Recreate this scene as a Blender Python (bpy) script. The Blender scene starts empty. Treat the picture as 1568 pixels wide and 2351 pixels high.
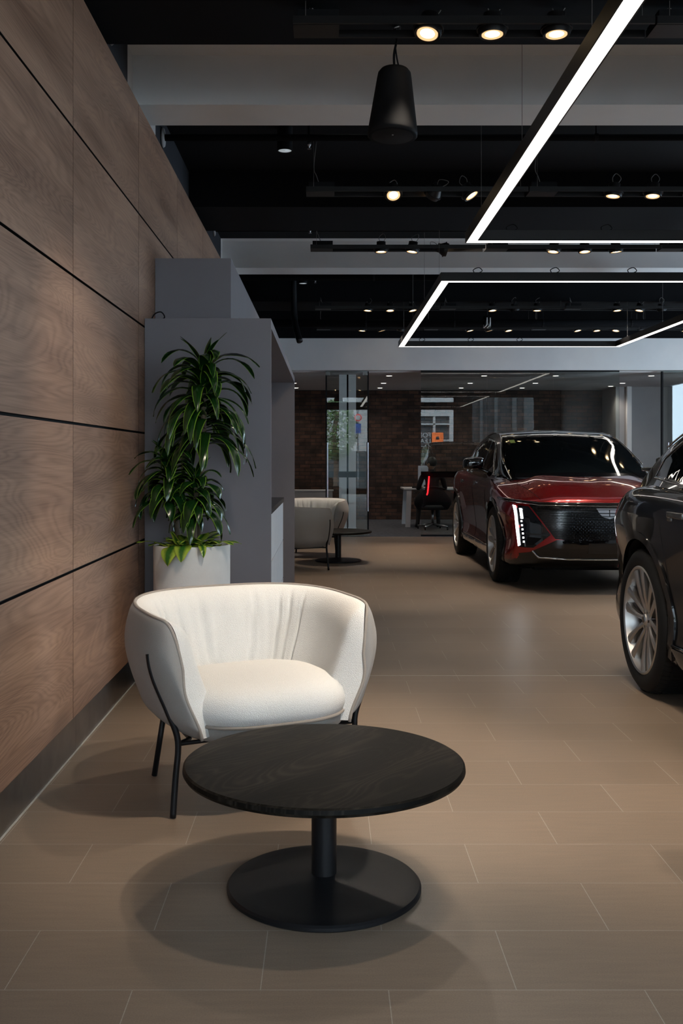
import bpy, bmesh, math, random
import numpy as np
from mathutils import Vector, Matrix
from mathutils.bvhtree import BVHTree
PI = math.pi
R = math.radians
random.seed(7)
SC = bpy.context.scene
COL = SC.collection

# ------------------------------------------------------------------ camera, world, sun, exposure
cam_d = bpy.data.cameras.new('camera')
cam = bpy.data.objects.new('camera', cam_d); COL.objects.link(cam)
cam.location = (0, 0, 1.3); cam.rotation_euler = (R(90), 0, 0)
cam_d.sensor_fit = 'VERTICAL'; cam_d.sensor_height = 36; cam_d.sensor_width = 24
cam_d.lens = 36 * 2300 / 2351
cam_d.shift_x = 34 / 2351; cam_d.shift_y = -123.5 / 2351
cam_d.clip_start = 0.05; cam_d.clip_end = 200
SC.camera = cam
SC.view_settings.view_transform = 'Standard'
SC.view_settings.look = 'None'
SC.view_settings.exposure = 0.0
SC.view_settings.gamma = 1.0
SC.view_settings.use_curve_mapping = False
SC.cycles.max_bounces = 8
SC.cycles.diffuse_bounces = 4
SC.cycles.transparent_max_bounces = 12
SC.cycles.sample_clamp_indirect = 3.0
SC.cycles.caustics_reflective = False
SC.cycles.caustics_refractive = False

world = bpy.data.worlds.new('sky'); SC.world = world; world.use_nodes = True
world.node_tree.nodes['Background'].inputs[0].default_value = (0.66, 0.84, 1.0, 1)
world.node_tree.nodes['Background'].inputs[1].default_value = 16.0

sd = bpy.data.lights.new('sun', 'SUN'); sd.energy = 16; sd.angle = R(2); sd.color = (1, .95, .88)
sun = bpy.data.objects.new('sun', sd); COL.objects.link(sun)
sun.location = (0, -8, 12)
sun.rotation_euler = Vector((0.25, -1, -0.85)).to_track_quat('-Z', 'Y').to_euler()

SPOT_W = 135      # watts of one track spotlight

def portal(name, loc, rot, sx, sy):
    d = bpy.data.lights.new(name, 'AREA'); d.shape = 'RECTANGLE'; d.size = sx; d.size_y = sy
    d.cycles.is_portal = True
    o = bpy.data.objects.new(name, d); COL.objects.link(o); o.location = loc; o.rotation_euler = rot
portal('daylight_portal', (2.0, -2.9, 1.9), (R(90), 0, R(0)), 5.4, 3.4)
portal('daylight_portal', (8.4, 11.4, 1.7), (R(90), 0, R(90)), 6.0, 2.8)

# ------------------------------------------------------------------ materials
def new_mat(name):
    m = bpy.data.materials.new(name); m.use_nodes = True
    nt = m.node_tree
    return m, nt, nt.nodes['Principled BSDF']
def N(nt, t, **kw):
    n = nt.nodes.new(t)
    for k, v in kw.items():
        if k in n.inputs.keys(): n.inputs[k].default_value = v
        else: setattr(n, k, v)
    return n
def L(nt, a, b): nt.links.new(a, b)
def math_node(nt, op, a, b=None):
    n = nt.nodes.new('ShaderNodeMath'); n.operation = op
    for i, v in enumerate((a, b)):
        if v is None: continue
        if isinstance(v, (int, float)): n.inputs[i].default_value = v
        else: L(nt, v, n.inputs[i])
    return n.outputs[0]
def ramp(nt, fac, stops):
    r = nt.nodes.new('ShaderNodeValToRGB'); e = r.color_ramp.elements
    while len(e) < len(stops): e.new(0.5)
    for i, (p, c) in enumerate(stops): e[i].position = p; e[i].color = (*c, 1)
    L(nt, fac, r.inputs[0]); return r.outputs[0]
def mapping(nt, scale=(1, 1, 1), loc=(0, 0, 0), rot=(0, 0, 0), coord='Object'):
    tc = nt.nodes.new('ShaderNodeTexCoord'); mp = nt.nodes.new('ShaderNodeMapping')
    mp.inputs['Scale'].default_value = scale; mp.inputs['Location'].default_value = loc; mp.inputs['Rotation'].default_value = rot
    L(nt, tc.outputs[coord], mp.inputs[0]); return mp.outputs[0]
def bump(nt, h, dist, strength=1.0):
    b = nt.nodes.new('ShaderNodeBump'); b.inputs['Distance'].default_value = dist; b.inputs['Strength'].default_value = strength
    L(nt, h, b.inputs['Height']); return b.outputs[0]

def simple(name, col, rough=.5, metal=0, coat=0, coat_rough=.03, noise=0.08, nscale=12, bmp=0, spec=.5, ncoord='Object'):
    m, nt, p = new_mat(name)
    n = N(nt, 'ShaderNodeTexNoise', Scale=nscale, Detail=3)
    L(nt, mapping(nt, coord=ncoord), n.inputs['Vector'])
    c = ramp(nt, n.outputs['Fac'], [(.3, tuple(v * (1 - noise) for v in col)), (.7, tuple(min(1, v * (1 + noise)) for v in col))])
    L(nt, c, p.inputs['Base Color'])
    p.inputs['Roughness'].default_value = rough; p.inputs['Metallic'].default_value = metal
    p.inputs['Coat Weight'].default_value = coat; p.inputs['Coat Roughness'].default_value = coat_rough
    p.inputs['Specular IOR Level'].default_value = spec
    if bmp:
        n2 = N(nt, 'ShaderNodeTexNoise', Scale=nscale * 20, Detail=2); L(nt, mapping(nt, coord=ncoord), n2.inputs['Vector'])
        L(nt, bump(nt, n2.outputs['Fac'], bmp), p.inputs['Normal'])
    return m
def emit(name, col, strength):
    m, nt, p = new_mat(name)
    p.inputs['Base Color'].default_value = (*[c * .5 for c in col], 1)
    p.inputs['Emission Color'].default_value = (*col, 1); p.inputs['Emission Strength'].default_value = strength
    return m

M = {}
M['black_metal'] = simple('black_metal', (.006, .006, .007), .42, bmp=.0002, nscale=20, spec=.25)
M['black_matt'] = simple('black_matt', (.005, .005, .006), .75, spec=.2)
M['housing'] = simple('black_anodised', (.008, .007, .007), .45, spec=.3)
M['ceiling_black'] = simple('ceiling_black', (.0040, .0040, .0048), .9, spec=.15)
M['navy_wall'] = simple('dark_navy_paint', (.010, .013, .020), .8)
M['white_paint'] = simple('white_paint', (.78, .79, .80), .75, nscale=3, noise=.03)
M['office_white'] = simple('office_ceiling_paint', (.6, .58, .58), .8, nscale=3, noise=.03)
M['grey_lam'] = simple('grey_laminate', (.162, .150, .163), .55, nscale=2, noise=.05)
M['grey_office'] = simple('grey_office_wall', (.36, .35, .35), .75, nscale=2, noise=.06)
M['white_lam'] = simple('white_laminate', (.86, .87, .88), .4, noise=.02)
M['desk_white'] = simple('desk_white', (.6, .6, .62), .45, noise=.02)
M['steel'] = simple('brushed_steel', (.45, .45, .46), .28, metal=1)
M['pot'] = simple('pale_stone_pot', (.78, .78, .76), .8, nscale=6, noise=.07, bmp=.0005)
M['soil'] = simple('potting_soil', (.02, .015, .01), .9, nscale=60, noise=.5, bmp=.003)
M['rubber'] = simple('tyre_rubber', (.006, .006, .006), .7, nscale=30, spec=.25)
M['alloy'] = simple('alloy_silver', (.50, .485, .47), .38, metal=1, noise=.02)
M['alloy_dark'] = simple('alloy_inner', (.10, .10, .10), .4, metal=.8)
M['gloss_black'] = simple('gloss_black', (.003, .003, .004), .15, coat=1, coat_rough=.02, noise=.0, spec=.15)
M['black_paint'] = simple('black_car_paint', (.002, .002, .0026), .30, coat=1, coat_rough=.008, noise=.0, spec=.1)
M['car_glass'] = simple('dark_car_glass', (.004, .006, .007), .03, coat=.4, noise=0)
M['chrome'] = simple('chrome', (.7, .7, .7), .08, metal=1, noise=0)
M['cladding'] = simple('dark_cladding', (.02, .02, .02), .35, noise=.05)
M['led'] = emit('led_diffuser', (1.0, .93, .84), 4.5)
M['lens'] = emit('spot_lens', (1.0, .74, .42), 9.0)
M['lens_dim'] = emit('spot_lens_aside', (1.0, .62, .32), 3.0)
M['reflector'] = emit('lamp_reflector', (1.0, .62, .30), 1.1)
M['down'] = emit('office_downlight', (1, .93, .85), 6.0)
M['down_dim'] = emit('downlight_dim', (.85, .95, 1.0), .35)
M['headlamp'] = emit('headlamp_led', (.95, .98, 1.0), 8)
M['headlamp_hot'] = emit('headlamp_bright', (.95, .98, 1.0), 22)
M['tail_on'] = emit('tail_lamp_lit', (1.0, .02, .03), 30)
M['tail_off'] = simple('tail_lamp_red', (.35, .006, .008), .08, coat=1, noise=0)
M['skin'] = simple('skin', (.45, .27, .18), .55, noise=.04)
M['hair'] = simple('dark_hair', (.010, .007, .005), .5, nscale=80, noise=.4)
M['dark_cloth'] = simple('dark_clothing', (.010, .010, .012), .85)
M['shell_black'] = simple('office_chair_shell', (.009, .010, .013), .6)
M['paper'] = simple('pale_screen_panel', (.45, .46, .50), .6, noise=.02)
M['orange'] = simple('orange_sign', (.85, .16, .02), .6, noise=.03)
M['sign_white'] = simple('sign_white', (.85, .85, .85), .6, noise=.02)
M['daylight_block'] = simple('daylight_block_render', (.50, .56, .63), .8)
M['gb_dark'] = simple('dark_grey_render', (.011, .012, .014), .8)
M['gb_pale'] = simple('pale_grey_render', (.035, .04, .043), .8)
M['facade'] = simple('white_facade', (.78, .80, .82), .7, noise=.04)
M['pane_dark'] = simple('dark_window_pane', (.05, .06, .065), .25)
M['street'] = simple('asphalt', (.10, .10, .10), .9)
M['tree_green'] = simple('street_tree_leaves', (.09, .16, .05), .7, nscale=4, noise=.5)
M['bark'] = simple('bark', (.10, .07, .05), .9)
M['red_sign'] = simple('red_sign', (.6, .03, .03), .5)
M['blue_sign'] = simple('blue_sign', (.02, .06, .22), .5)

M['handle'] = simple('satin_handle', (.10, .10, .10), .25, metal=.7, noise=0)
# red car paint
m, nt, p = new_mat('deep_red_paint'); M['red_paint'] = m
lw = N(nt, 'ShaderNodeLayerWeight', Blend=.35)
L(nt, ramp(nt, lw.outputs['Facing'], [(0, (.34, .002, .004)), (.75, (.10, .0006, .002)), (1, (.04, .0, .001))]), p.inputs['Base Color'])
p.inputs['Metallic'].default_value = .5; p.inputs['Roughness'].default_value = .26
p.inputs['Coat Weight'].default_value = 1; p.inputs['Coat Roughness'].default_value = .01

# clear glass: fresnel mix of a mirror and a clear pane
m = bpy.data.materials.new('clear_glass'); m.use_nodes = True; nt = m.node_tree; nt.nodes.clear()
out = N(nt, 'ShaderNodeOutputMaterial'); mix = N(nt, 'ShaderNodeMixShader'); fr = N(nt, 'ShaderNodeFresnel', IOR=1.5)
tr = N(nt, 'ShaderNodeBsdfTransparent', Color=(.90, .94, .93, 1)); gl = N(nt, 'ShaderNodeBsdfGlossy', Roughness=0.0)
nz = N(nt, 'ShaderNodeTexNoise', Scale=.6); L(nt, mapping(nt), nz.inputs['Vector'])
L(nt, bump(nt, nz.outputs['Fac'], .0002), gl.inputs['Normal'])
L(nt, fr.outputs[0], mix.inputs[0]); L(nt, tr.outputs[0], mix.inputs[1]); L(nt, gl.outputs[0], mix.inputs[2]); L(nt, mix.outputs[0], out.inputs[0])
M['glass'] = m

m, nt, p = new_mat('grille_mesh'); M['grille'] = m
p.inputs['Base Color'].default_value = (.005, .005, .006, 1); p.inputs['Roughness'].default_value = .16
gx = N(nt, 'ShaderNodeTexCoord'); gs = N(nt, 'ShaderNodeSeparateXYZ'); gc = N(nt, 'ShaderNodeCombineXYZ'); L(nt, gx.outputs['Object'], gs.inputs[0]); L(nt, gs.outputs[0], gc.inputs[0]); L(nt, gs.outputs[2], gc.inputs[1])
gb0 = N(nt, 'ShaderNodeTexBrick', offset=.5); L(nt, gc.outputs[0], gb0.inputs['Vector'])
for k_, x_ in dict(Scale=1.0, **{'Mortar Size': .003, 'Mortar Smooth': .6, 'Brick Width': .034, 'Row Height': .017}).items(): gb0.inputs[k_].default_value = x_
L(nt, bump(nt, gb0.outputs['Fac'], .004, .8), p.inputs['Normal'])

# walnut veneer
def wood(name, cols, axis_scale, ring=34, rough=.42, fine=(2, 160), lowscale=(.38, 1.7), spec=.4, line=-.095):
    m, nt, p = new_mat(name)
    geo = N(nt, 'ShaderNodeNewGeometry')
    tc = N(nt, 'ShaderNodeTexCoord')
    sep = N(nt, 'ShaderNodeSeparateXYZ'); L(nt, tc.outputs['Object'], sep.inputs[0])
    a, b = sep.outputs[axis_scale[0]], sep.outputs[axis_scale[1]]
    if name == 'blackened_oak':
        a2 = math_node(nt, 'ADD', math_node(nt, 'MULTIPLY', a, .62), math_node(nt, 'MULTIPLY', b, .78))
        b2 = math_node(nt, 'SUBTRACT', math_node(nt, 'MULTIPLY', b, .62), math_node(nt, 'MULTIPLY', a, .78))
        a, b = a2, b2
    rnd = math_node(nt, 'MULTIPLY', geo.outputs['Random Per Island'], 37.0)
    def vec(sa, sb):
        c = N(nt, 'ShaderNodeCombineXYZ')
        L(nt, math_node(nt, 'MULTIPLY', a, sa), c.inputs[0]); L(nt, math_node(nt, 'MULTIPLY', b, sb), c.inputs[1]); L(nt, rnd, c.inputs[2]); return c.outputs[0]
    low = N(nt, 'ShaderNodeTexNoise', Scale=1.0, Detail=3.0, Roughness=.38, Distortion=.6); L(nt, vec(*lowscale), low.inputs['Vector'])
    s = math_node(nt, 'SINE', math_node(nt, 'MULTIPLY', low.outputs['Fac'], ring * 2 * PI))
    s = math_node(nt, 'MULTIPLY', math_node(nt, 'ADD', s, 1.0), .5)
    s = math_node(nt, 'POWER', s, 1.6)
    fi = N(nt, 'ShaderNodeTexNoise', Scale=1.0, Detail=3); L(nt, vec(*fine), fi.inputs['Vector'])
    big = N(nt, 'ShaderNodeTexNoise', Scale=1.0, Detail=3); L(nt, vec(.8, 7), big.inputs['Vector'])
    t = math_node(nt, 'ADD', math_node(nt, 'MULTIPLY', s, line), math_node(nt, 'MULTIPLY', fi.outputs['Fac'], .32))
    t = math_node(nt, 'ADD', t, math_node(nt, 'MULTIPLY', big.outputs['Fac'], .62))
    if line < 0: t = math_node(nt, 'ADD', t, .035)
    L(nt, ramp(nt, t, cols), p.inputs['Base Color'])
    p.inputs['Roughness'].default_value = rough; p.inputs['Specular IOR Level'].default_value = spec
    L(nt, bump(nt, t, .0006, .6), p.inputs['Normal'])
    return m
M['walnut'] = wood('walnut_veneer', [(.26, (.165, .088, .056)), (.5, (.345, .205, .138)), (.74, (.50, .315, .212))], (1, 2), ring=46, fine=(3, 260), lowscale=(.42, 3.4))
M['oak_black'] = wood('blackened_oak', [(.30, (.003, .0028, .0025)), (.5, (.006, .005, .004)), (.78, (.034, .028, .022))], (0, 1), ring=22, rough=.5, fine=(6, 300), lowscale=(1.2, 4.5), spec=.08, line=.15)

# floor tiles
m, nt, p = new_mat('porcelain_tiles'); M['tiles'] = m
v = mapping(nt, loc=(.475, .019, 0))
br = N(nt, 'ShaderNodeTexBrick', offset=.5, offset_frequency=2, squash=1.0)
L(nt, v, br.inputs['Vector'])
for k, x in dict(Scale=1.0, **{'Mortar Size': .0013, 'Mortar Smooth': .1, 'Brick Width': .626, 'Row Height': .3085, 'Bias': 0.0}).items(): br.inputs[k].default_value = x
br.inputs['Color1'].default_value = (.208, .152, .110, 1); br.inputs['Color2'].default_value = (.232, .170, .124, 1); br.inputs['Mortar'].default_value = (.36, .31, .26, 1)
g = N(nt, 'ShaderNodeTexNoise', Scale=220, Detail=3); L(nt, mapping(nt), g.inputs['Vector'])
st = N(nt, 'ShaderNodeTexNoise', Scale=1, Detail=4); L(nt, mapping(nt, scale=(6, 55, 1)), st.inputs['Vector'])
mm = math_node(nt, 'ADD', math_node(nt, 'MULTIPLY', g.outputs['Fac'], .5), math_node(nt, 'MULTIPLY', st.outputs['Fac'], .45))
mm = math_node(nt, 'ADD', mm, .53)
mx = N(nt, 'ShaderNodeMix', data_type='RGBA', blend_type='MULTIPLY'); mx.inputs[0].default_value = 1
L(nt, br.outputs['Color'], mx.inputs[6]); L(nt, mm, mx.inputs[7]); L(nt, mx.outputs[2], p.inputs['Base Color'])
L(nt, math_node(nt, 'ADD', math_node(nt, 'MULTIPLY', st.outputs['Fac'], .12), .34), p.inputs['Roughness'])
p.inputs['Specular IOR Level'].default_value = .5
bh = math_node(nt, 'SUBTRACT', math_node(nt, 'MULTIPLY', g.outputs['Fac'], .12), br.outputs['Fac'])
L(nt, bump(nt, bh, .0008, .6), p.inputs['Normal'])

# brick wall
m, nt, p = new_mat('old_brick'); M['brick'] = m
tc = N(nt, 'ShaderNodeTexCoord'); sep = N(nt, 'ShaderNodeSeparateXYZ'); L(nt, tc.outputs['Object'], sep.inputs[0])
cb = N(nt, 'ShaderNodeCombineXYZ'); L(nt, sep.outputs[0], cb.inputs[0]); L(nt, sep.outputs[2], cb.inputs[1])
br = N(nt, 'ShaderNodeTexBrick', offset=.5); L(nt, cb.outputs[0], br.inputs['Vector'])
for k, x in dict(Scale=1.0, **{'Mortar Size': .008, 'Mortar Smooth': .3, 'Brick Width': .23, 'Row Height': .078, 'Bias': -.1}).items(): br.inputs[k].default_value = x
br.inputs['Color1'].default_value = (.085, .042, .027, 1); br.inputs['Color2'].default_value = (.028, .017, .014, 1); br.inputs['Mortar'].default_value = (.022, .018, .017, 1)
g = N(nt, 'ShaderNodeTexNoise', Scale=5, Detail=6); L(nt, cb.outputs[0], g.inputs['Vector'])
mx = N(nt, 'ShaderNodeMix', data_type='RGBA', blend_type='MULTIPLY'); mx.inputs[0].default_value = 1
L(nt, br.outputs['Color'], mx.inputs[6]); L(nt, ramp(nt, g.outputs['Fac'], [(.3, (.45, .42, .42)), (.7, (1.5, 1.4, 1.3))]), mx.inputs[7])
L(nt, mx.outputs[2], p.inputs['Base Color']); p.inputs['Roughness'].default_value = .9
L(nt, bump(nt, math_node(nt, 'SUBTRACT', g.outputs['Fac'], br.outputs['Fac']), .006), p.inputs['Normal'])

M['carpet'] = simple('blue_grey_carpet', (.060, .062, .075), .95, nscale=14, noise=.45, bmp=.003)

def fabric(name, col, scale, dist, dark=.8, rough=.95):
    m, nt, p = new_mat(name)
    n = N(nt, 'ShaderNodeTexNoise', Scale=scale, Detail=2, Roughness=.6); L(nt, mapping(nt), n.inputs['Vector'])
    vo = N(nt, 'ShaderNodeTexVoronoi', Scale=scale * .7); L(nt, mapping(nt), vo.inputs['Vector'])
    L(nt, ramp(nt, n.outputs['Fac'], [(.3, tuple(c * dark for c in col)), (.6, col)]), p.inputs['Base Color'])
    h = math_node(nt, 'SUBTRACT', n.outputs['Fac'], math_node(nt, 'MULTIPLY', vo.outputs['Distance'], .8))
    L(nt, bump(nt, h, dist), p.inputs['Normal'])
    p.inputs['Roughness'].default_value = rough; p.inputs['Sheen Weight'].default_value = .15; p.inputs['Specular IOR Level'].default_value = .2
    return m
M['boucle'] = fabric('cream_boucle', (.84, .82, .78), 430, .0016, .9)
M['wool'] = fabric('grey_wool', (.29, .268, .25), 600, .0003, .85)
M['piping'] = fabric('taupe_piping', (.33, .285, .245), 500, .0004, .85)

# leaves: UV.x across the blade
def leafmat(name, mid, edge, lo, hi):
    m, nt, p = new_mat(name)
    uv = N(nt, 'ShaderNodeTexCoord'); sp = N(nt, 'ShaderNodeSeparateXYZ'); L(nt, uv.outputs['UV'], sp.inputs[0])
    d = math_node(nt, 'ABSOLUTE', math_node(nt, 'SUBTRACT', sp.outputs[0], .5))
    n = N(nt, 'ShaderNodeTexNoise', Scale=30, Detail=3); L(nt, mapping(nt), n.inputs['Vector'])
    d = math_node(nt, 'ADD', d, math_node(nt, 'MULTIPLY', math_node(nt, 'SUBTRACT', n.outputs['Fac'], .5), .25 if hi < .45 else .05))
    L(nt, ramp(nt, d, [(0, mid), (lo, mid), (hi, edge)]), p.inputs['Base Color'])
    p.inputs['Roughness'].default_value = .24; p.inputs['Specular IOR Level'].default_value = .6
    return m
M['leaf'] = leafmat('dracaena_leaf', (.006, .030, .005), (.17, .30, .03), .40, .48)
M['pothos'] = leafmat('pothos_leaf', (.03, .12, .015), (.36, .46, .05), .12, .34)
M['cane'] = simple('ringed_cane', (.09, .065, .04), .8, nscale=25, noise=.4)

# ------------------------------------------------------------------ helpers
def finish(name, bm, mat, parent=None, smooth=False, angle=None):
    me = bpy.data.meshes.new(name); bm.normal_update(); bm.to_mesh(me); bm.free()
    for x in (mat if isinstance(mat, (list, tuple)) else [mat]): me.materials.append(x)
    if smooth or angle:
        for f in me.polygons: f.use_smooth = True
        if angle: me.set_sharp_from_angle(angle=R(angle))
    o = bpy.data.objects.new(name, me); COL.objects.link(o)
    if parent: o.parent = parent
    return o
def sm(a, b, x):
    t = min(1, max(0, (x - a) / (b - a))); return t * t * (3 - 2 * t)
def bx(bm, x0, x1, y0, y1, z0, z1, bev=0, mi=0):
    r = bmesh.ops.create_cube(bm, size=1)
    for v in r['verts']:
        v.co = Vector(((x0 + x1) / 2 + v.co.x * (x1 - x0), (y0 + y1) / 2 + v.co.y * (y1 - y0), (z0 + z1) / 2 + v.co.z * (z1 - z0)))
    fs = {f for v in r['verts'] for f in v.link_faces}
    for f in fs: f.material_index = mi
    if bev:
        es = list({e for v in r['verts'] for e in v.link_edges})
        bmesh.ops.bevel(bm, geom=es, offset=bev, segments=2, affect='EDGES', profile=.6)
def box(name, x0, x1, y0, y1, z0, z1, mat, parent=None, bev=0):
    bm = bmesh.new(); bx(bm, x0, x1, y0, y1, z0, z1, bev)
    return finish(name, bm, mat, parent)
def tube(bm, pts, r, n=8, closed=False, cap=True):
    pts = [Vector(p) for p in pts]; rings = []; k = len(pts)
    up = None
    for i, p in enumerate(pts):
        a = pts[(i - 1) % k] if (closed or i > 0) else p; b = pts[(i + 1) % k] if (closed or i < k - 1) else p
        t = (b - a).normalized()
        if up is None:
            up = t.orthogonal().normalized()
        else:
            up = (up - t * up.dot(t)); up = up.normalized() if up.length > 1e-6 else t.orthogonal().normalized()
        s = t.cross(up)
        rr = r[i] if isinstance(r, (list, tuple)) else r
        rings.append([bm.verts.new(p + (up * math.cos(2 * PI * j / n) + s * math.sin(2 * PI * j / n)) * rr) for j in range(n)])
    m = k if closed else k - 1
    for i in range(m):
        A, B = rings[i], rings[(i + 1) % k]
        for j in range(n):
            bm.faces.new((A[j], A[(j + 1) % n], B[(j + 1) % n], B[j]))
    if cap and not closed:
        bm.faces.new(list(reversed(rings[0]))); bm.faces.new(rings[-1])
def lathe(bm, prof, c=(0, 0, 0), n=48, axis='z', mi=0, close=False):
    c = Vector(c); rings = []
    for r, h in prof:
        ring = []
        for j in range(n):
            a = 2 * PI * j / n
            if axis == 'z': q = Vector((r * math.cos(a), r * math.sin(a), h))
            else: q = Vector((h, r * math.cos(a), r * math.sin(a)))
            ring.append(bm.verts.new(c + q))
        rings.append(ring)
    k = len(rings)
    for i in range(k if close else k - 1):
        A, B = rings[i], rings[(i + 1) % k]
        for j in range(n):
            f = bm.faces.new((A[j], A[(j + 1) % n], B[(j + 1) % n], B[j])); f.material_index = mi
    if not close:
        for rg, rev in ((rings[0], True), (rings[-1], False)):
            if (rg[0].co - rg[n // 2].co).length > 1e-5:
                bm.faces.new(list(reversed(rg)) if rev else rg).material_index = mi
def spline(pts, n=8):
    pts = [Vector(p) for p in pts]; out = []
    for i in range(len(pts) - 1):
        p0 = pts[max(i - 1, 0)]; p1 = pts[i]; p2 = pts[i + 1]; p3 = pts[min(i + 2, len(pts) - 1)]
        for j in range(n):
            t = j / n
            out.append(.5 * ((2 * p1) + (p2 - p0) * t + (2 * p0 - 5 * p1 + 4 * p2 - p3) * t * t + (3 * p1 - p0 - 3 * p2 + p3) * t ** 3))
    out.append(pts[-1]); return out
def tag(o, label=None, cat=None, group=None, kind=None):
    if label: o['label'] = label
    if cat: o['category'] = cat
    if group: o['group'] = group
    if kind: o['kind'] = kind
    return o
def struct(o): return tag(o, kind='structure')
def thing(name, label, cat, loc=(0, 0, 0), rz=0, group=None):
    o = bpy.data.objects.new(name, None); COL.objects.link(o); o.empty_display_size = .1
    o.location = loc; o.rotation_euler = (0, 0, rz); return tag(o, label, cat, group)
def copy_tree(o, loc=None, rz=None, label=None, parent=None):
    kids = [k for k in bpy.data.objects if k.parent == o]
    c = o.copy(); COL.objects.link(c)
    if parent: c.parent = parent
    if loc is not None: c.location = loc
    if rz is not None: c.rotation_euler = (0, 0, rz)
    if label: c['label'] = label
    for k in kids: copy_tree(k, parent=c)
    return c

# ------------------------------------------------------------------ room shell
WX = -1.104      # face of the timber lining
X1 = 8.5; YB = -3.0; YG = 16.6
struct(box('floor', -1.3, X1 + .1, YB - .1, YG, -.1, 0, M['tiles']))
bm = bmesh.new(); bx(bm, -1.19, X1, 5.987, 5.993, 0, .0008); struct(finish('trim_1', bm, simple('expansion_joint', (.45, .42, .38), .5)))
struct(box('floor', -1.3, X1 + .1, YG, 21.4, -.1, .004, M['carpet']))
# timber panels with open joints over a black backing
bm = bmesh.new()
PW, PH = 1.520, .643
Z0 = 1.3 - 1.027 * 1.104
for i in range(-5, 6):
    y0 = 4.363 + PW * (i - 1); y1 = y0 + PW
    if y0 > 10.2: continue
    for j in range(5):
        z0 = Z0 + PH * j; z1 = z0 + PH
        bx(bm, WX - .018, WX, y0 + .0026, min(y1, 10.45) - .0026, z0 + (.006 if j else 0), z1 - .006 if j < 4 else z1, bev=.0008)
bm.normal_update()
for f in bm.faces:
    if f.normal.x < .4: f.material_index = 1
struct(finish('wall_left', bm, [M['walnut'], M['black_matt']]))
struct(box('wall_left', -1.193, WX - .018, -3.0, 10.45, 0, 3.368, M['black_matt']))
for y0, y1 in ((-3.0, 1.45), (1.452, 4.447), (4.450, 10.45)):
    bm = bmesh.new(); bx(bm, WX - .018, WX - .010, y0, y1, 0.002, Z0 - .006)
    struct(finish('baseboard_left', bm, M['skirt'] if 'skirt' in M else M.setdefault('skirt', simple('brushed_steel_skirting', (.26, .25, .24), .30, metal=1, nscale=8, noise=.15))))
struct(box('trim_2', WX - .010, WX - .004, -3.0, 10.45, 0, .003, simple('sealant_line', (.42, .40, .37), .7)))
# upper wall behind the lining: dark, white where the pale beams meet it
DZ = 3.777; BZ = 3.474
WL = -1.193
for y0, y1, mt in ((YB, 6.0, 'navy_wall'), (6.0, 6.98, 'white_paint'), (6.98, 11.29, 'navy_wall'), (11.29, 12.2, 'white_paint'), (12.2, 15.9, 'navy_wall'), (15.9, 16.6, 'white_paint')):
    struct(box('wall_left', WL - .1, WL, y0, y1, 0, DZ, M[mt]))
# ceiling deck and beams
for y0, y1, mt in ((YB - .1, 6.0, 'ceiling_black'), (6.0, 6.5, 'white_paint'), (6.5, 11.29, 'ceiling_black'), (11.29, 11.8, 'white_paint'), (11.8, YG, 'ceiling_black')):
    struct(box('ceiling', WL - .1, X1 + .1, y0, y1, DZ, DZ + .25, M[mt]))
for y0, y1, mt, zb in ((4.3, 5.26, 'ceiling_black', BZ), (6.16, 6.545, 'white_paint', BZ), (8.67, 9.58, 'ceiling_black', BZ), (11.44, 11.85, 'white_paint', BZ), (13.9, 14.8, 'ceiling_black', BZ)):
    struct(box('ceiling', WL, X1, y0, y1, zb, DZ, M[mt]))
# pipes along the dark bays
def pipe(name, label, y, z, r, x0=WL + .003, x1=X1 - .003, flange=True):
    t = thing(name, label, 'pipe', (0, y, z))
    bm = bmesh.new(); tube(bm, [(x0, 0, 0), (x1, 0, 0)], r, 12); finish('pipe_run', bm, M['ceiling_black'], t, True)
    bm = bmesh.new()
    for k in range(6):
        x = .6 + 1.35 * k; tube(bm, [(x, 0, r * .5), (x, 0, DZ - z if not (8.67 < y < 9.58 or 4.3 < y < 5.26) else BZ - z)], .006, 6)
        lathe(bm, [(r + .006, -.012), (r + .006, .012)], (x, 0, 0), 12, axis='x')
    tag(finish('hanger', bm, M['black_matt'], t), kind='stuff')
    if flange:
        bm = bmesh.new(); lathe(bm, [(.0, -.004), (r + .05, -.002), (r + .04, .012), (r + .01, .016)], (x0 + .004, 0, 0), 20, axis='x'); finish('wall_flange', bm, M['grey_office'], t, True)
pipe('ceiling_pipe', 'black pipe across the ceiling just behind the first pale beam', 7.25, 3.62, .024)
pipe('ceiling_pipe', 'black pipe across the ceiling just before the second pale beam', 10.55, 3.715, .03)
pipe('ceiling_pipe', 'black pipe across the ceiling in front of the first pale beam, at the picture top', 5.50, 3.66, .04)
pipe('ceiling_pipe', 'black pipe across the far ceiling bay above the last track spotlights', 12.7, 3.6, .05)
pipe('ceiling_pipe', 'lower black pipe across the far ceiling bay near the glass wall', 15.3, 3.36, .06)
# rear fascia above the glass wall
struct(box('wall_back', WL, X1, YG, YG + .2, 3.285, DZ, M['ceiling_black']))
struct(box('wall_back', WL, X1, YG - .02, YG + .2, 2.758, 3.285, M['white_paint']))
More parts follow.
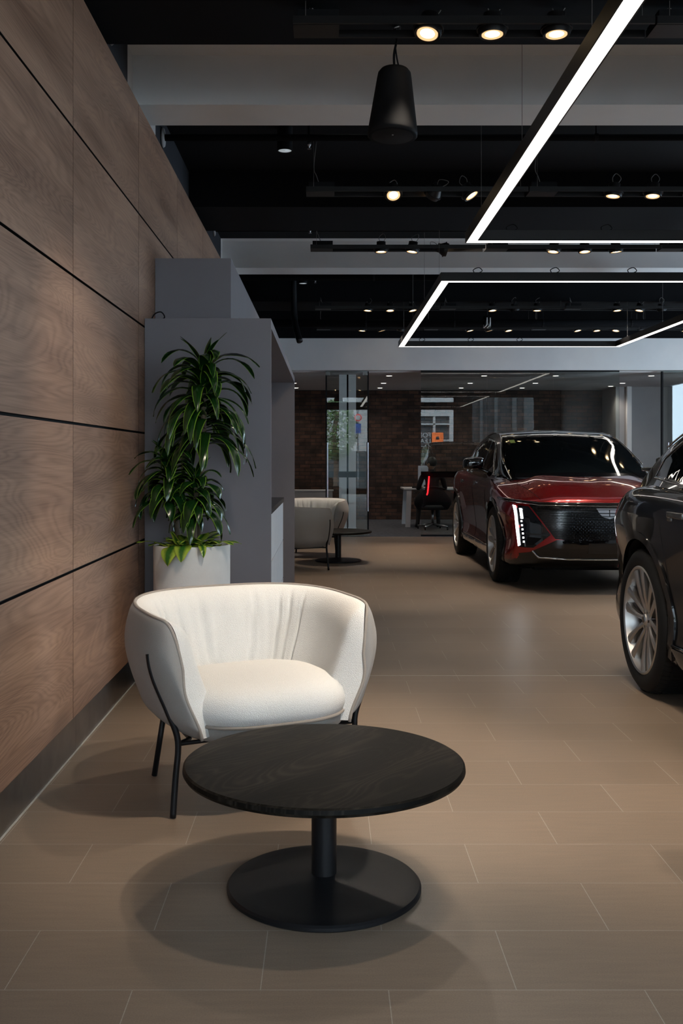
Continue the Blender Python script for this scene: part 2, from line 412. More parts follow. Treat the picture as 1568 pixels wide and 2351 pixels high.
# shop front behind the camera: openings to the street
ZT = 3.50
def wallpiece(n, x0, x1, y0, y1, z0, z1, mt='white_paint'): struct(box(n, x0, x1, y0, y1, z0, z1, M[mt]))
wallpiece('wall_front', WL - .1, -.7, YB - .1, YB, 0, DZ, 'grey_lam')
wallpiece('wall_front', 4.66, 5.27, YB - .1, YB, 0, DZ, 'grey_lam'); wallpiece('wall_front', 7.5, X1 + .1, YB - .1, YB, 0, DZ, 'grey_lam')
wallpiece('wall_front', 5.27, 7.5, YB - .1, YB, ZT, DZ, 'grey_lam'); wallpiece('wall_front', 5.27, 7.5, YB - .1, YB, 0, .9, 'grey_lam')
wallpiece('wall_front', -.7, 4.66, YB - .1, YB, ZT, DZ, 'grey_lam')
wallpiece('wall_front', -.7, 4.66, YB - .1, YB, 0, .2, 'black_matt')
for x in (-.7, 1.95, 3.3, 4.6):
    wallpiece('window_1', x, x + .06, YB - .08, YB + .03, .2, ZT, 'black_matt')
wallpiece('window_1', -.64, 4.6, YB - .08, YB + .03, 3.06, 3.33, 'black_matt')
# right wall with a row of windows
wallpiece('wall_right', X1, X1 + .1, YB, 8.4, 0, DZ, 'white_paint')
wallpiece('wall_right', X1, X1 + .1, 14.4, 21.4, 0, DZ, 'white_paint')
wallpiece('wall_right', X1, X1 + .1, 8.4, 14.4, 3.1, DZ, 'white_paint')
wallpiece('wall_right', X1, X1 + .1, 8.4, 14.4, 0, .3, 'grey_lam')
for k in range(5):
    y = 8.4 + 1.5 * k; wallpiece('window_2', X1 - .02, X1 + .08, y - .04 + (.04 if k == 0 else 0), y + .04 - (.04 if k == 4 else 0), .3, 3.1, 'black_matt')

# ------------------------------------------------------------------ street behind the camera (seen mirrored in the glass wall)
st = tag(box('street_ground', -14, 30, -15, YB - .1, -.3, -.12, M['street']), kind='structure')
YF = -12.0
fac = thing('street_building', 'white building across the street, mirrored in the glass wall', 'building', (0, YF, -.12))
def fx(n, x0, x1, z0, z1, d=.0, mt='facade', th=.25): return box(n, x0, x1, -th, d, z0, z1, M[mt], fac)
box('wall', 3.0, 5.99, -3, -.26, 0, 7, M['pane_dark'], fac)
for x0, x1, z0, z1 in ((3.0, 4.05, 0, 7), (5.56, 5.99, 0, 7), (4.05, 5.56, 3.33, 7), (4.05, 5.56, 2.93, 3.0), (4.82, 4.92, 1.4, 3.33), (4.05, 5.56, 0, 1.4), (4.92, 5.56, 2.2, 2.26)):
    fx('facade_panel', x0, x1, z0, z1)
gb_ = thing('street_building', 'dark grey building with pale pilasters across the street, mirrored in the glass', 'building', (0, YF, -.12))
box('wall', 6.0, 11, -3, -.05, 0, 7, M['gb_dark'], gb_)
for xa, xb in ((6.92, 7.04), (7.57, 7.72), (8.37, 8.57), (8.9, 9.32)): box('pilaster', xa, xb, -.05, .1, 0, 7, M['gb_pale'], gb_)
dimmer_ = thing('street_building', 'blue grey block added outside the right windows to dim their daylight', 'building', (12, 12, -.12))  # made-up building, added to block sky glare through the right windows
box('wall', 0, 3, -9, 12, 0, 3.1, M['daylight_block'], dimmer_)
for k in range(6): box('window', -.04, -.001, -8 + 3.2 * k, -6.4 + 3.2 * k, 1.2, 2.6, M['pane_dark'], dimmer_)
sg = thing('lease_sign', 'orange square sign with white FOR LEASE lettering, mirrored in the glass', 'sign', (0, YF + .01, -.12))
bm = bmesh.new(); bx(bm, 4.76, 4.94, .0, .03, 2.10, 2.58); bx(bm, 5.09, 5.27, .0, .03, 2.10, 2.58); bx(bm, 4.94, 5.09, .0, .03, 2.10, 2.26); bx(bm, 4.94, 5.09, 0, .03, 2.40, 2.58)
finish('square_logo', bm, M['orange'], sg)
def text(name, body, loc, rot, size, mt, parent=None, ext=.004):
    cu = bpy.data.curves.new(name, 'FONT'); cu.body = body; cu.size = size; cu.extrude = ext
    o = bpy.data.objects.new(name + '_tmp', cu); COL.objects.link(o)
    bpy.context.view_layer.update()
    me = bpy.data.meshes.new_from_object(o.evaluated_get(bpy.context.evaluated_depsgraph_get()))
    bpy.data.objects.remove(o)
    me.materials.clear(); me.materials.append(M[mt])
    q = bpy.data.objects.new(name, me); COL.objects.link(q); q.location = loc; q.rotation_euler = rot
    if parent: q.parent = parent
    return q
text('lettering', 'FOR', (4.72, .02, 2.36), (R(90), 0, R(180)), .30, 'sign_white', sg, .01)
text('lettering', 'LEASE', (4.72, .02, 2.10), (R(90), 0, R(180)), .30, 'sign_white', sg, .01)
box('wall', -9, 3.0, -4, -1.6, 1.75, 5.0, M['facade'], fac); box('wall', -9, 3.0, -4, -1.5, 0, 1.75, M['pane_dark'], fac)
rs = thing('street_sign', 'round white and red road sign over a blue plate, mirrored in the glass', 'sign', (1.30, -8.2, -.12))
bm = bmesh.new(); tube(bm, [(0, 0, 0), (0, 0, 3.4)], .03, 10); finish('pole', bm, M['steel'], rs)
bm = bmesh.new(); lathe(bm, [(.15, -.01), (.15, .01)], (0, 0, 0), 28, axis='x'); bmesh.ops.rotate(bm, verts=bm.verts, matrix=Matrix.Rotation(R(90), 3, 'Z')); bmesh.ops.translate(bm, verts=bm.verts, vec=(0, .05, 3.1)); finish('round_plate', bm, M['red_sign'], rs)
bm = bmesh.new(); lathe(bm, [(.11, -.01), (.11, .012)], (0, 0, 0), 28, axis='x'); bmesh.ops.rotate(bm, verts=bm.verts, matrix=Matrix.Rotation(R(90), 3, 'Z')); bmesh.ops.translate(bm, verts=bm.verts, vec=(0, .062, 3.1)); finish('white_disc', bm, M['sign_white'], rs)
box('blue_plate', -.12, .12, .04, .06, 2.45, 2.85, M['blue_sign'], rs)
tr_ = thing('street_tree', 'leafy green street tree, mirrored in the glass doors', 'tree', (.35, -8.8, -.12))
bm = bmesh.new(); tube(bm, spline([(0, 0, 0), (.05, 0, 1.2), (-.05, .1, 2.2), (.1, 0, 3.4)], 4), .1, 8); finish('trunk', bm, M['bark'], tr_, True)
bm = bmesh.new()
rr_ = random.Random(3)
for k in range(2600):
    a = rr_.uniform(0, 2 * PI); b = math.acos(rr_.uniform(-1, 1)); q = rr_.uniform(.75, 1.0)
    c = Vector((math.cos(a) * math.sin(b) * 1.0, math.sin(a) * math.sin(b) * 1.0, math.cos(b) * 1.3 + 2.6)) * 1.0
    c = Vector((c.x * q, c.y * q, (c.z - 2.6) * q + 2.6)); s = rr_.uniform(.05, .09)
    d1 = Vector((rr_.uniform(-1, 1), rr_.uniform(-1, 1), rr_.uniform(-1, 1))).normalized(); d2 = d1.orthogonal().normalized()
    bm.faces.new([bm.verts.new(c + d1 * s), bm.verts.new(c + d2 * s * .5), bm.verts.new(c - d1 * s), bm.verts.new(c - d2 * s * .5)])
finish('foliage', bm, M['tree_green'], tr_)

# ------------------------------------------------------------------ office behind the glass
struct(box('ceiling', WL, X1, YG + .2, 21.4, 2.74, 2.85, M['office_white']))
struct(box('wall_back', -1.4, 5.83, 21.2, 21.4, 0, 2.74, M['brick']))
struct(box('wall_back', 5.83, X1, 20.2, 21.4, 0, 2.74, M['grey_office']))
struct(box('wall_left', WL - .1, WL, YG, 21.2, 0, 2.74, M['grey_office']))
struct(box('trim_3', 6.03, 6.12, 20.1, 20.2, 0, 2.74, M['white_paint']))
struct(box('wall_right', 7.3, 8.49, 18.4, 18.6, 0, 2.74, M['grey_office']))
# slender pale columns behind the doors
for k, (xa, xb, zb) in enumerate(((.215, .345, 0), (.375, .505, 0))):
    c = thing('slim_column', ('left' if k == 0 else 'right') + ' one of the two pale slim columns behind the glass door', 'column', ((xa + xb) / 2, 17.3, 0))
    h = (xb - xa) / 2
    box('shaft', -h, h, -.05, .05, .004, 2.74, M['white_paint'], c)
    box('base_block', -h - .005, h + .005, -.06, -.051, .004, .11, M['white_lam'], c)
bm = bmesh.new(); bx(bm, .345, .375, 17.27, 17.33, .004, 2.74); struct(finish('trim_4', bm, M['black_matt']))
# recessed office downlights
for i, x in enumerate((-.63, 1.09, 2.75, 4.0, 5.67)):
    for j, y in enumerate((17.5, 19.2, 20.5)):
        if j == 2 and i == 4: y = 20.0
        t = thing('office_downlight', 'small round recessed office downlight, %s row, %s from the left' % (('nearest', 'middle', 'farthest')[j], ('first', 'second', 'third', 'fourth', 'fifth')[i]), 'ceiling light', (x, y, 2.74), 0, 'recessed office downlights')
        bm = bmesh.new(); lathe(bm, [(.05, 0), (.062, 0), (.062, -.006), (.05, -.004)], n=20, close=True); finish('trim_ring', bm, M['sign_white'], t, True)
        bm = bmesh.new(); lathe(bm, [(.0, -.002), (.05, -.002)], n=20); finish('lens', bm, M['down'], t)
        d = bpy.data.lights.new('office_lamp', 'SPOT'); d.energy = 20; d.spot_size = R(125); d.spot_blend = .8; d.shadow_soft_size = .05; d.color = (1, .88, .75)
        l = bpy.data.objects.new('office_lamp', d); COL.objects.link(l); l.parent = t; l.location = (0, 0, -.02)
# frameless glass wall
def pane(name, label, x0, x1, y, z0=.01, z1=2.755, th=.012, band=False):
    t = thing(name, label, 'glass panel', ((x0 + x1) / 2, y, 0)); h = (x1 - x0) / 2
    box('glass_sheet', -h, h, -th / 2, th / 2, z0, z1, M['glass'], t)
    return t, h
t, h = pane('glass_screen', 'wide fixed glass screen behind the red car, left sheet', 1.566, 2.66, YG + .05)
box('black_band', -h, h, .008, .012, .98, 1.08, M['black_matt'], t)
box('channel', -h, h, -.02, .02, 0.004, .03, M['black_matt'], t); box('head_channel', -h, h, -.02, .02, 2.735, 2.758, M['black_matt'], t)
for lb, a, b in (('second sheet', 2.668, 3.76), ('third sheet', 3.768, 4.86)):
    t, h = pane('glass_screen', 'wide fixed glass screen behind the red car, ' + lb, a, b, YG + .05)
    box('black_band', -h, h, .008, .012, .98, 1.08, M['black_matt'], t)
    box('channel', -h, h, -.02, .02, 0.004, .03, M['black_matt'], t); box('head_channel', -h, h, -.02, .02, 2.735, 2.758, M['black_matt'], t)
def bars(t, xs, y=-.06):
    for x in xs:
        b = bmesh.new(); tube(b, [(x, y, .42), (x, y, 1.56)], .016, 10)
        tube(b, [(x, y, .55), (x, .0, .55)], .01, 8); tube(b, [(x, y, 1.43), (x, .0, 1.43)], .01, 8)
        finish('pull_bar', b, M['steel'], t, angle=40)
t, h = pane('glass_door', 'glass door with tall steel pull bars beside the pale columns', -.02, .70, YG + .06)
bars(t, (-h - .02 + .05, h - .02))
box('black_band', -h + .02, h - .05, .008, .012, .98, 1.08, M['black_matt'], t)
for x in (-h + .012, h - .012):
    box('edge_seal', x - .012, x + .012, -.02, .02, .02, 2.74, M['black_matt'], t)
for x, z in ((-h + .04, 2.68), (h - .06, 2.68), (h - .03, .01)):
    box('patch_fitting', x - .04, x + .04, -.03, .03, z, z + .055, M['handle'], t)
t, h = pane('glass_door', 'glass door at the far right edge with a steel pull bar', 5.56, 6.2, YG + .06)
bars(t, (-h + .1,))
box('edge_seal', -h, -h + .03, -.02, .02, .02, 2.74, M['black_matt'], t)
# low cabinet against the brick wall
t = thing('low_cabinet', 'low pale cabinet against the brick wall behind the far armchairs', 'cabinet', (-.3, 20.6, 0))
box('body', -.55, .42, -.2, .25, .004, .63, M['grey_office'], t); box('cabinet_top', -.57, .44, -.22, .26, .63, .65, M['desk_white'], t)
box('door', -.54, -.03, -.22, -.2, .03, .61, M['grey_office'], t); box('door', .02, .41, -.22, -.2, .03, .61, M['grey_office'], t)
# desk
t = thing('office_desk', 'white office desk with slanted legs behind the glass', 'desk', (2.3, 19.2, 0))
box('desk_top', -.85, 1.2, -.35, .55, .705, .735, M['desk_white'], t, .004)
for x in (-.82, 1.1):
    for y, s in ((-.3, -1), (.5, 1)):
        bm = bmesh.new(); bx(bm, x, x + .09, y - .03, y + .03, .004, .705)
        for v in bm.verts:
            if v.co.z < .1: v.co.y += .06 * s
            else: v.co.x += .03
        finish('leg', bm, M['desk_white'], t)
tag(box('desk_phone', 1.62, 1.76, 18.95, 19.03, .7355, .755, M['black_matt']), 'small dark device lying on the white office desk', 'device')
s = thing('monitor', 'pale backed monitor on the white desk left of the seated person', 'monitor', (1.86, 19.3, .736), R(8))
box('screen', -.10, .10, 0, .02, .05, .42, M['paper'], s, .004); box('stand', -.06, .06, -.02, .08, 0, .012, M['steel'], s); box('neck', -.02, .02, .02, .035, .012, .2, M['steel'], s)
s = thing('laptop', 'open pale laptop on the white desk right of the seated person', 'laptop', (2.62, 19.2, .736), R(-5))
box('screen', -.17, .17, 0, .012, .02, .26, M['paper'], s); box('keyboard', -.17, .17, -.22, 0, 0, .018, M['steel'], s)
# office chair
t = thing('office_chair', 'black shell swivel chair the seated person sits in', 'chair', (1.93, 18.25, .004))
bm = bmesh.new(); rows = []
for i in range(9):
    v = i / 8; row = []
    for j in range(17):
        a = R(-105 + 210 * j / 16)
        w = .24 + .10 * math.sin(PI * min(1, v * .9 + .1)); zt = .78 - .12 * abs(math.sin(a)) ** 2
        row.append(bm.verts.new((w * math.sin(a) * 1.0, -.02 - w * .8 * math.cos(a) * (.7 + .3 * v), .36 + (zt - .36) * v)))
    rows.append(row)
for i in range(8):
    for j in range(16): bm.faces.new((rows[i][j], rows[i][j + 1], rows[i + 1][j + 1], rows[i + 1][j]))
bmesh.ops.solidify(bm, geom=bm.faces[:], thickness=.03); finish('backrest', bm, M['shell_black'], t, True)
bm = bmesh.new(); tube(bm, [(r_ .co.x, r_.co.y, r_.co.z) for r_ in []] or [(.335 * math.sin(R(a)) , -.02 - .262 * math.cos(R(a)), .785 - .12 * abs(math.sin(R(a))) ** 2) for a in range(-100, 101, 10)], .006, 8); finish('rim_piping', bm, M['cladding'], t, True)
bm = bmesh.new(); lathe(bm, [(0, .36), (.2, .36), (.25, .40), (.24, .45), (0, .46)], n=28); finish('seat', bm, M['shell_black'], t, True)
bm = bmesh.new(); tube(bm, [(0, 0, .08), (0, 0, .37)], .025, 12); finish('gas_lift', bm, M['steel'], t, True)
for k in range(4):
    a = R(45 + 90 * k + 12); bm = bmesh.new(); tube(bm, [(0, 0, .10), (.3 * math.cos(a), .3 * math.sin(a), .06)], [.025, .014], 8); finish('base_arm', bm, M['steel'], t, True)
    bm = bmesh.new(); lathe(bm, [(0, -.012), (.026, -.012), (.026, .012), (0, .012)], (.3 * math.cos(a), .3 * math.sin(a), .027), 14, 'x'); finish('castor', bm, M['black_matt'], t, True)

# seated person, seen from behind
def skin_mesh(name, verts, edges, radii, mat, parent, sub=2):
    me = bpy.data.meshes.new(name); me.from_pydata([Vector(v) for v in verts], edges, [])
    o = bpy.data.objects.new(name, me); COL.objects.link(o)
    mo = o.modifiers.new('skin', 'SKIN')
    for i, r in enumerate(radii):
        sv = me.skin_vertices[0].data[i]; sv.radius = (r, r) if not isinstance(r, tuple) else r; sv.use_root = (i == 0)
    s = o.modifiers.new('sub', 'SUBSURF'); s.levels = sub; s.render_levels = sub
    bpy.context.view_layer.update()
    me2 = bpy.data.meshes.new_from_object(o.evaluated_get(bpy.context.evaluated_depsgraph_get()))
    bpy.data.objects.remove(o)
    me2.materials.clear(); me2.materials.append(mat)
    for f in me2.polygons: f.use_smooth = True
    q = bpy.data.objects.new(name, me2); COL.objects.link(q); q.parent = parent; return q
pr = thing('person', 'person in dark clothes seated at the office desk, back to the viewer', 'person', (1.93, 18.25, 0))
V = [(0, .03, .52), (0, .05, .70), (0, .07, .88), (0, .08, 1.00), (0, .09, 1.06), (0, .10, 1.10),
     (-.18, .08, .97), (-.25, .16, .74), (-.20, .42, .76), (-.17, .50, .76), (.18, .08, .97), (.25, .16, .74), (.20, .42, .76), (.17, .50, .76),
     (-.10, .10, .50), (-.20, .42, .50), (-.24, .34, .12), (-.25, .31, .06), (-.26, .45, .035), (.10, .10, .50), (.14, .45, .50), (.15, .42, .12), (.15, .40, .06), (.15, .54, .035)]
E = [(0, 1), (1, 2), (2, 3), (3, 4), (4, 5), (3, 6), (6, 7), (7, 8), (8, 9), (3, 10), (10, 11), (11, 12), (12, 13), (0, 14), (14, 15), (15, 16), (16, 17), (17, 18), (0, 19), (19, 20), (20, 21), (21, 22), (22, 23)]
RD = [(.15, .11), (.14, .10), (.16, .11), (.15, .09), .05, .045, .06, .045, .03, .025, .06, .045, .03, .025, .085, .06, .04, .04, .035, .085, .06, .04, .04, .035]
skin_mesh('body', V, E, RD, M['dark_cloth'], pr)
bm = bmesh.new(); bmesh.ops.create_uvsphere(bm, u_segments=24, v_segments=18, radius=1)
for v in bm.verts:
    x, y, z = v.co
    jaw = 1 - .28 * max(0, -z) ** 1.2
    v.co = Vector((x * .072 * jaw, y * .092 * jaw, z * .115))
    d = max(0, y) ** 3
    if abs(x) < .3 and -.35 < z < .12 and y > .6: v.co.y += .018 * (1 - abs(x) / .3)
    if abs(x) < .5 and .05 < z < .3 and y > .6: v.co.y -= .006
bmesh.ops.rotate(bm, verts=bm.verts, matrix=Matrix.Rotation(R(48), 3, 'Z')); bmesh.ops.translate(bm, verts=bm.verts, vec=(-.01, .11, 1.195))
hd = finish('head', bm, M['skin'], pr, True)
for s_ in (-1, 1):
    bm = bmesh.new(); bmesh.ops.create_uvsphere(bm, u_segments=10, v_segments=8, radius=1)
    for v in bm.verts: v.co = Vector((v.co.x * .010 + s_ * .074, v.co.y * .018, v.co.z * .030 - .005))
    bmesh.ops.rotate(bm, verts=bm.verts, matrix=Matrix.Rotation(R(48), 3, 'Z')); bmesh.ops.translate(bm, verts=bm.verts, vec=(-.01, .11, 1.195)); finish('ear', bm, M['skin'], pr, True)
bm = bmesh.new(); bmesh.ops.create_uvsphere(bm, u_segments=24, v_segments=16, radius=1)
for v in list(bm.verts):
    x, y, z = v.co
    v.co = Vector((x * .083, y * .100 - .012, z * .10 + .032))
bmesh.ops.delete(bm, geom=[v for v in bm.verts if v.co.z < -.045 and v.co.y > -.0 or v.co.z < -.065], context='VERTS')
bmesh.ops.rotate(bm, verts=bm.verts, matrix=Matrix.Rotation(R(48), 3, 'Z')); bmesh.ops.translate(bm, verts=bm.verts, vec=(-.01, .11, 1.195)); finish('hair', bm, M['hair'], pr, True)
for s_ in (-1, 1):
    bm = bmesh.new(); cx, cy, cz = s_ * .17, .52, .755
    tube(bm, [(cx, cy - .03, cz), (cx - s_ * .01, cy + .06, cz)], [.022, .034], 8)
    for k in range(4):
        ox = cx + (k - 1.5) * .017; ln = (.06, .072, .068, .05)[k]
        tube(bm, [(ox, cy + .05, cz + .004), (ox, cy + .05 + ln * .6, cz + .006), (ox, cy + .05 + ln, cz - .012)], [.009, .008, .006], 6)
    tube(bm, [(cx - s_ * .02, cy + .0, cz), (cx - s_ * .05, cy + .035, cz - .004), (cx - s_ * .052, cy + .06, cz - .012)], [.011, .009, .007], 6)
    finish('hand', bm, M['skin'], pr, True)

# ------------------------------------------------------------------ grey joinery on the left
t = thing('wall_unit', 'tall grey laminate wall unit with an open side, behind the planter', 'shelving unit', (0, 0, 0))
box('end_panel', WX + .003, -.337, 6.06, 6.10, .002, 2.146, M['grey_lam'], t, .001)
box('top_panel', WX + .003, -.337, 6.101, 10.47, 2.09, 2.146, M['grey_lam'], t)
box('far_panel', WX + .003, -.337, 10.471, 10.52, .002, 2.146, M['grey_lam'], t)
box('back_panel', WX + .003, WX + .03, 6.101, 10.47, .002, 2.09, M['grey_lam'], t)
t = thing('bulkhead_box', 'smaller dark grey box standing on top of the grey wall unit', 'cabinet', (0, 0, 0))
box('front_panel', WX + .003, -.615, 6.43, 6.47, 2.148, 2.583, M['grey_lam'], t, .001)
box('side_panel', -.65, -.615, 6.471, 10.5, 2.148, 2.583, M['grey_lam'], t); box('top_panel', WX + .003, -.651, 6.471, 10.5, 2.55, 2.583, M['grey_lam'], t)
t = thing('storage_cabinet', 'white storage cabinet with drawers set inside the grey wall unit', 'cabinet', (0, 0, 0))
box('body', -1.0, -.365, 6.13, 7.93, .004, .955, M['white_lam'], t)
box('worktop', -1.0, -.338, 6.105, 7.95, .957, .99, simple('dark_worktop', (.03, .026, .026), .25), t)
for i in range(4):
    for j in range(3):
        z0 = .06 + j * .298; y0 = 6.135 + i * .449
        box('drawer', -.364, -.345, y0 + .003, y0 + .446, z0 + .003, z0 + .294, M['white_lam'], t, .001)
# coiled cable on the unit
bm = bmesh.new(); tube(bm, spline([(-1.09, 6.2, 2.150), (-1.06, 6.18, 2.19), (-1.02, 6.17, 2.20), (-1.0, 6.18, 2.17), (-1.03, 6.2, 2.152)], 6), .004, 6)
tag(finish('cable_loop', bm, M['black_matt'], None, True), 'small black cable loop lying on top of the grey wall unit', 'cable')

# ------------------------------------------------------------------ track spotlights
def spotlight(parent, x, tilt=(0, 0), lens='lens', power=1.0, roll=0, blend=.6, size=58):
    e = bpy.data.objects.new('spotlight', None); COL.objects.link(e); e.parent = parent
    e.location = (x, 0, -.005); e.rotation_euler = (R(tilt[0]), R(tilt[1]), 0); e.empty_display_size = .05
    bm = bmesh.new(); lathe(bm, [(.0, -.012), (.050, -.014), (.054, -.028), (.064, -.03), (.068, -.015), (.066, .01), (.045, .05), (.045, .075), (.0, .078)], n=28); finish('lamp_housing', bm, M['housing'], e, angle=35)
    bm = bmesh.new(); lathe(bm, [(.0, -.020), (.020, -.021), (.036, -.024)], n=28); finish('lens', bm, M[lens], e, True)
    bm = bmesh.new(); lathe(bm, [(.0365, -.024), (.040, -.0225), (.051, -.0275), (.050, -.016), (.0365, -.018)], n=40, close=True); finish('reflector_ring', bm, M['reflector'], e, True)
    bm = bmesh.new()
    lathe(bm, [(.070, -.004), (.076, -.004), (.076, .006), (.070, .006)], n=28, close=True); finish('gimbal_ring', bm, M['housing'], e, angle=35)
    rr = random.uniform(-.02, .02)
    bm = bmesh.new(); tube(bm, spline([(.02, 0, .07), (.045, .01 + rr, .12), (.02 + rr, .0, .155), (-.02, 0, .12), (-.01, 0, .075)], 5), .0028, 6); finish('flex', bm, M['cable'], e, True)
    if power:
        d = bpy.data.lights.new('spot_lamp', 'SPOT'); d.energy = SPOT_W * power; d.spot_size = R(size); d.spot_blend = blend; d.shadow_soft_size = .045; d.color = (1, .87, .72)
        l = bpy.data.objects.new('spot_lamp', d); COL.objects.link(l); l.parent = e; l.location = (0, 0, -.035)
    return e
M['cable'] = simple('clear_cable', (.16, .15, .14), .4)
ZTR = 3.377
def track(x0, y, label, spots, box_first=True, length=1.72, top=None):
    t = thing('track_light', label, 'track light', (x0, y, ZTR), 0, 'black twin rail spotlight tracks')
    for yy in (-.086, .072):
        box('rail', 0, length, yy, yy + .014, -.012, .024, M['housing'], t)
    box('power_box', .0, .22, -.07, .07, -.014, .03, M['housing'], t)
    box('driver', .02, .22, -.05, .05, .031, .07, M['black_matt'], t)
    top = top or DZ
    for x in (.06, length - .06):
        bm = bmesh.new(); tube(bm, [(x, -.079, .02), (x, -.079, top - ZTR)], .0013, 5); finish('suspension_wire', bm, M['cable'], t)
    bm = bmesh.new(); tube(bm, spline([(.1, 0, .07), (.08, 0, .13), (.06, .01, .2), (.08, 0, top - ZTR)], 5), .003, 6); finish('power_cable', bm, M['cable'], t, True)
    for s_ in spots: spotlight(t, *s_[:1], **s_[1])
    return t
rowname = {0: 'above the viewer', 4.84: 'nearest row, top of picture', 7.83: 'second row', 9.94: 'third row below the first pale beam bay', 13.9: 'fourth row', 16.1: 'farthest row by the white fascia'}
S = lambda x, **k: (x + .16, k)
XS = (.54, .85, 1.16)
ordn = ('leftmost', 'second from left', 'third from left', 'fourth from left')
# overhead row that lights the armchair and table (just out of frame above)
track(-.16, 3.1, 'black spotlight track overhead, nearest the viewer, over the round table', [S(.28, tilt=(32, 26), power=.8, size=46), S(.70, tilt=(4, 4), power=.62), S(1.0, tilt=(16, 20), power=1.3, size=50), S(1.32, tilt=(20, 2), power=1.3)])
track(1.57, 3.1, 'black spotlight track overhead, right of the one over the round table', [S(.54, power=.9), S(1.16, power=.7)])
for m_ in range(4):
    track(-.16 + 1.73 * m_, 4.84, 'black spotlight track, %s, %s' % (rowname[4.84], ordn[m_]), [S(x - (.05 if k != 1 else .05), tilt=((-14, 10) if k == 0 and m_ == 0 else (-2, 0)), power=(.55 if m_ == 0 else .25)) for k, x in enumerate(XS)] if m_ < 3 else [S(.5, power=.3)], top=BZ)
for m_ in range(4):
    if m_ == 0: sp = [S(.52, tilt=(-36, -4), power=.5, lens='lens'), S(.83, tilt=(40, 40), power=.4, lens='lens_dim'), S(1.12, tilt=(-10, -32), power=.6)]
    else: sp = [S(x - .03, tilt=(random.uniform(-6, 6), random.uniform(-8, 8)), power=.7 if m_ < 3 else .4) for x in XS]
    track(-.16 + 1.73 * m_, 7.83, 'black spotlight track, %s, %s' % (rowname[7.83], ordn[m_]), sp)
for m_ in range(4):
    if m_ == 0: sp = [S(.54, power=.7), S(.85, tilt=(0, 8), power=.7), S(1.17, tilt=(0, -75), power=.5)]
    else: sp = [S(x - .02, tilt=(random.uniform(-6, 6), random.uniform(-8, 8)), power=.5) for x in XS]
    track(-.16 + 1.73 * m_, 9.94, 'black spotlight track, %s, %s' % (rowname[9.94], ordn[m_]), sp)
for y in (13.9, 16.1):
    for m_ in range(4):
        sp = [S(x + .03, tilt=(random.uniform(-8, 8), random.uniform(-14, 14)), power=(.85 if m_ == 0 and y < 15 else .35 if y < 15 else .12), size=70) for x in XS]
        track(-.16 + 1.73 * m_, y, 'black spotlight track, %s, %s' % (rowname[y], ordn[m_]), sp, top=BZ if y < 15 else DZ)

# surface downlights over the left aisle
for k, (y, nm) in enumerate(((7.5, 'nearest'), (10.1, 'middle'), (13.2, 'farthest'))):
    t = thing('surface_downlight', 'black cylinder ceiling downlight on the left, ' + nm + ' of three', 'downlight', (-.313, y, 3.6 if y != 10.1 else 3.6), 0, 'black cylinder downlights')
    bm = bmesh.new(); lathe(bm, [(.0, .016), (.050, .014), (.050, .0), (.057, .0), (.057, DZ - 3.6), (.0, DZ - 3.6)], n=28); finish('cylinder_body', bm, M['black_matt'], t, angle=35)
    bm = bmesh.new(); lathe(bm, [(.0, .012), (.050, .004)], n=28); finish('lens', bm, M['down_dim'], t, True)
# sprinkler heads
for k, (x, y, nm) in enumerate(((-.13, 7.45, 'first bay beside the nearest cylinder downlight'), (-.17, 10.25, 'second bay beside the middle cylinder downlight'), (-.15, 13.15, 'far bay beside the farthest cylinder downlight'), (1.45, 4.0, 'nearest bay between two tracks'))):
    t = thing('sprinkler', 'small metal sprinkler head, ' + nm, 'sprinkler', (x, y, 3.62))
    bm = bmesh.new(); tube(bm, [(0, 0, .02), (0, 0, DZ - 3.62)], .012, 8); finish('drop_pipe', bm, M['black_matt'], t)
    bm = bmesh.new(); lathe(bm, [(.0, -.02), (.016, -.02), (.016, -.016), (.004, -.012), (.008, .0), (.014, .01), (.014, .024), (0, .024)], n=14); finish('head', bm, M['steel'], t, angle=30)
# dark hanging duct elbow near the far fascia
bm = bmesh.new(); tube(bm, spline([(-.45, 13.6, 3.777), (-.44, 13.6, 3.25), (-.41, 13.5, 3.05), (-.36, 13.4, 2.86)], 5), [.042] * 16, 14)
tag(finish('hanging_pipe', bm, M['black_metal'], None, True), 'short bent black pipe hanging before the white fascia at left', 'pipe')

t = thing('ceiling_sensor', 'small dark ceiling device with pale curved stripes inside the far LED frame', 'sensor', (2.40, 15.0, 3.30))
bm = bmesh.new(); lathe(bm, [(.0, -.06), (.035, -.055), (.055, -.03), (.06, .0), (.06, .12), (.0, .12)], n=28); finish('body', bm, M['gloss_black'], t, angle=50)
bm = bmesh.new(); tube(bm, [(0, 0, .12), (0, 0, DZ - 3.30)], .012, 8); finish('drop_rod', bm, M['black_matt'], t)
for xx in (-.012, .038):
    bm = bmesh.new(); tube(bm, spline([(xx, -math.sqrt(.061 ** 2 - xx ** 2) - .001, .10), (xx, -math.sqrt(.061 ** 2 - xx ** 2) - .001, .0), (xx - .02, -.05, -.03), (xx - .045, -.03, -.05)], 5), .010, 6); finish('pale_stripe', bm, M['white_lam'], t, True)

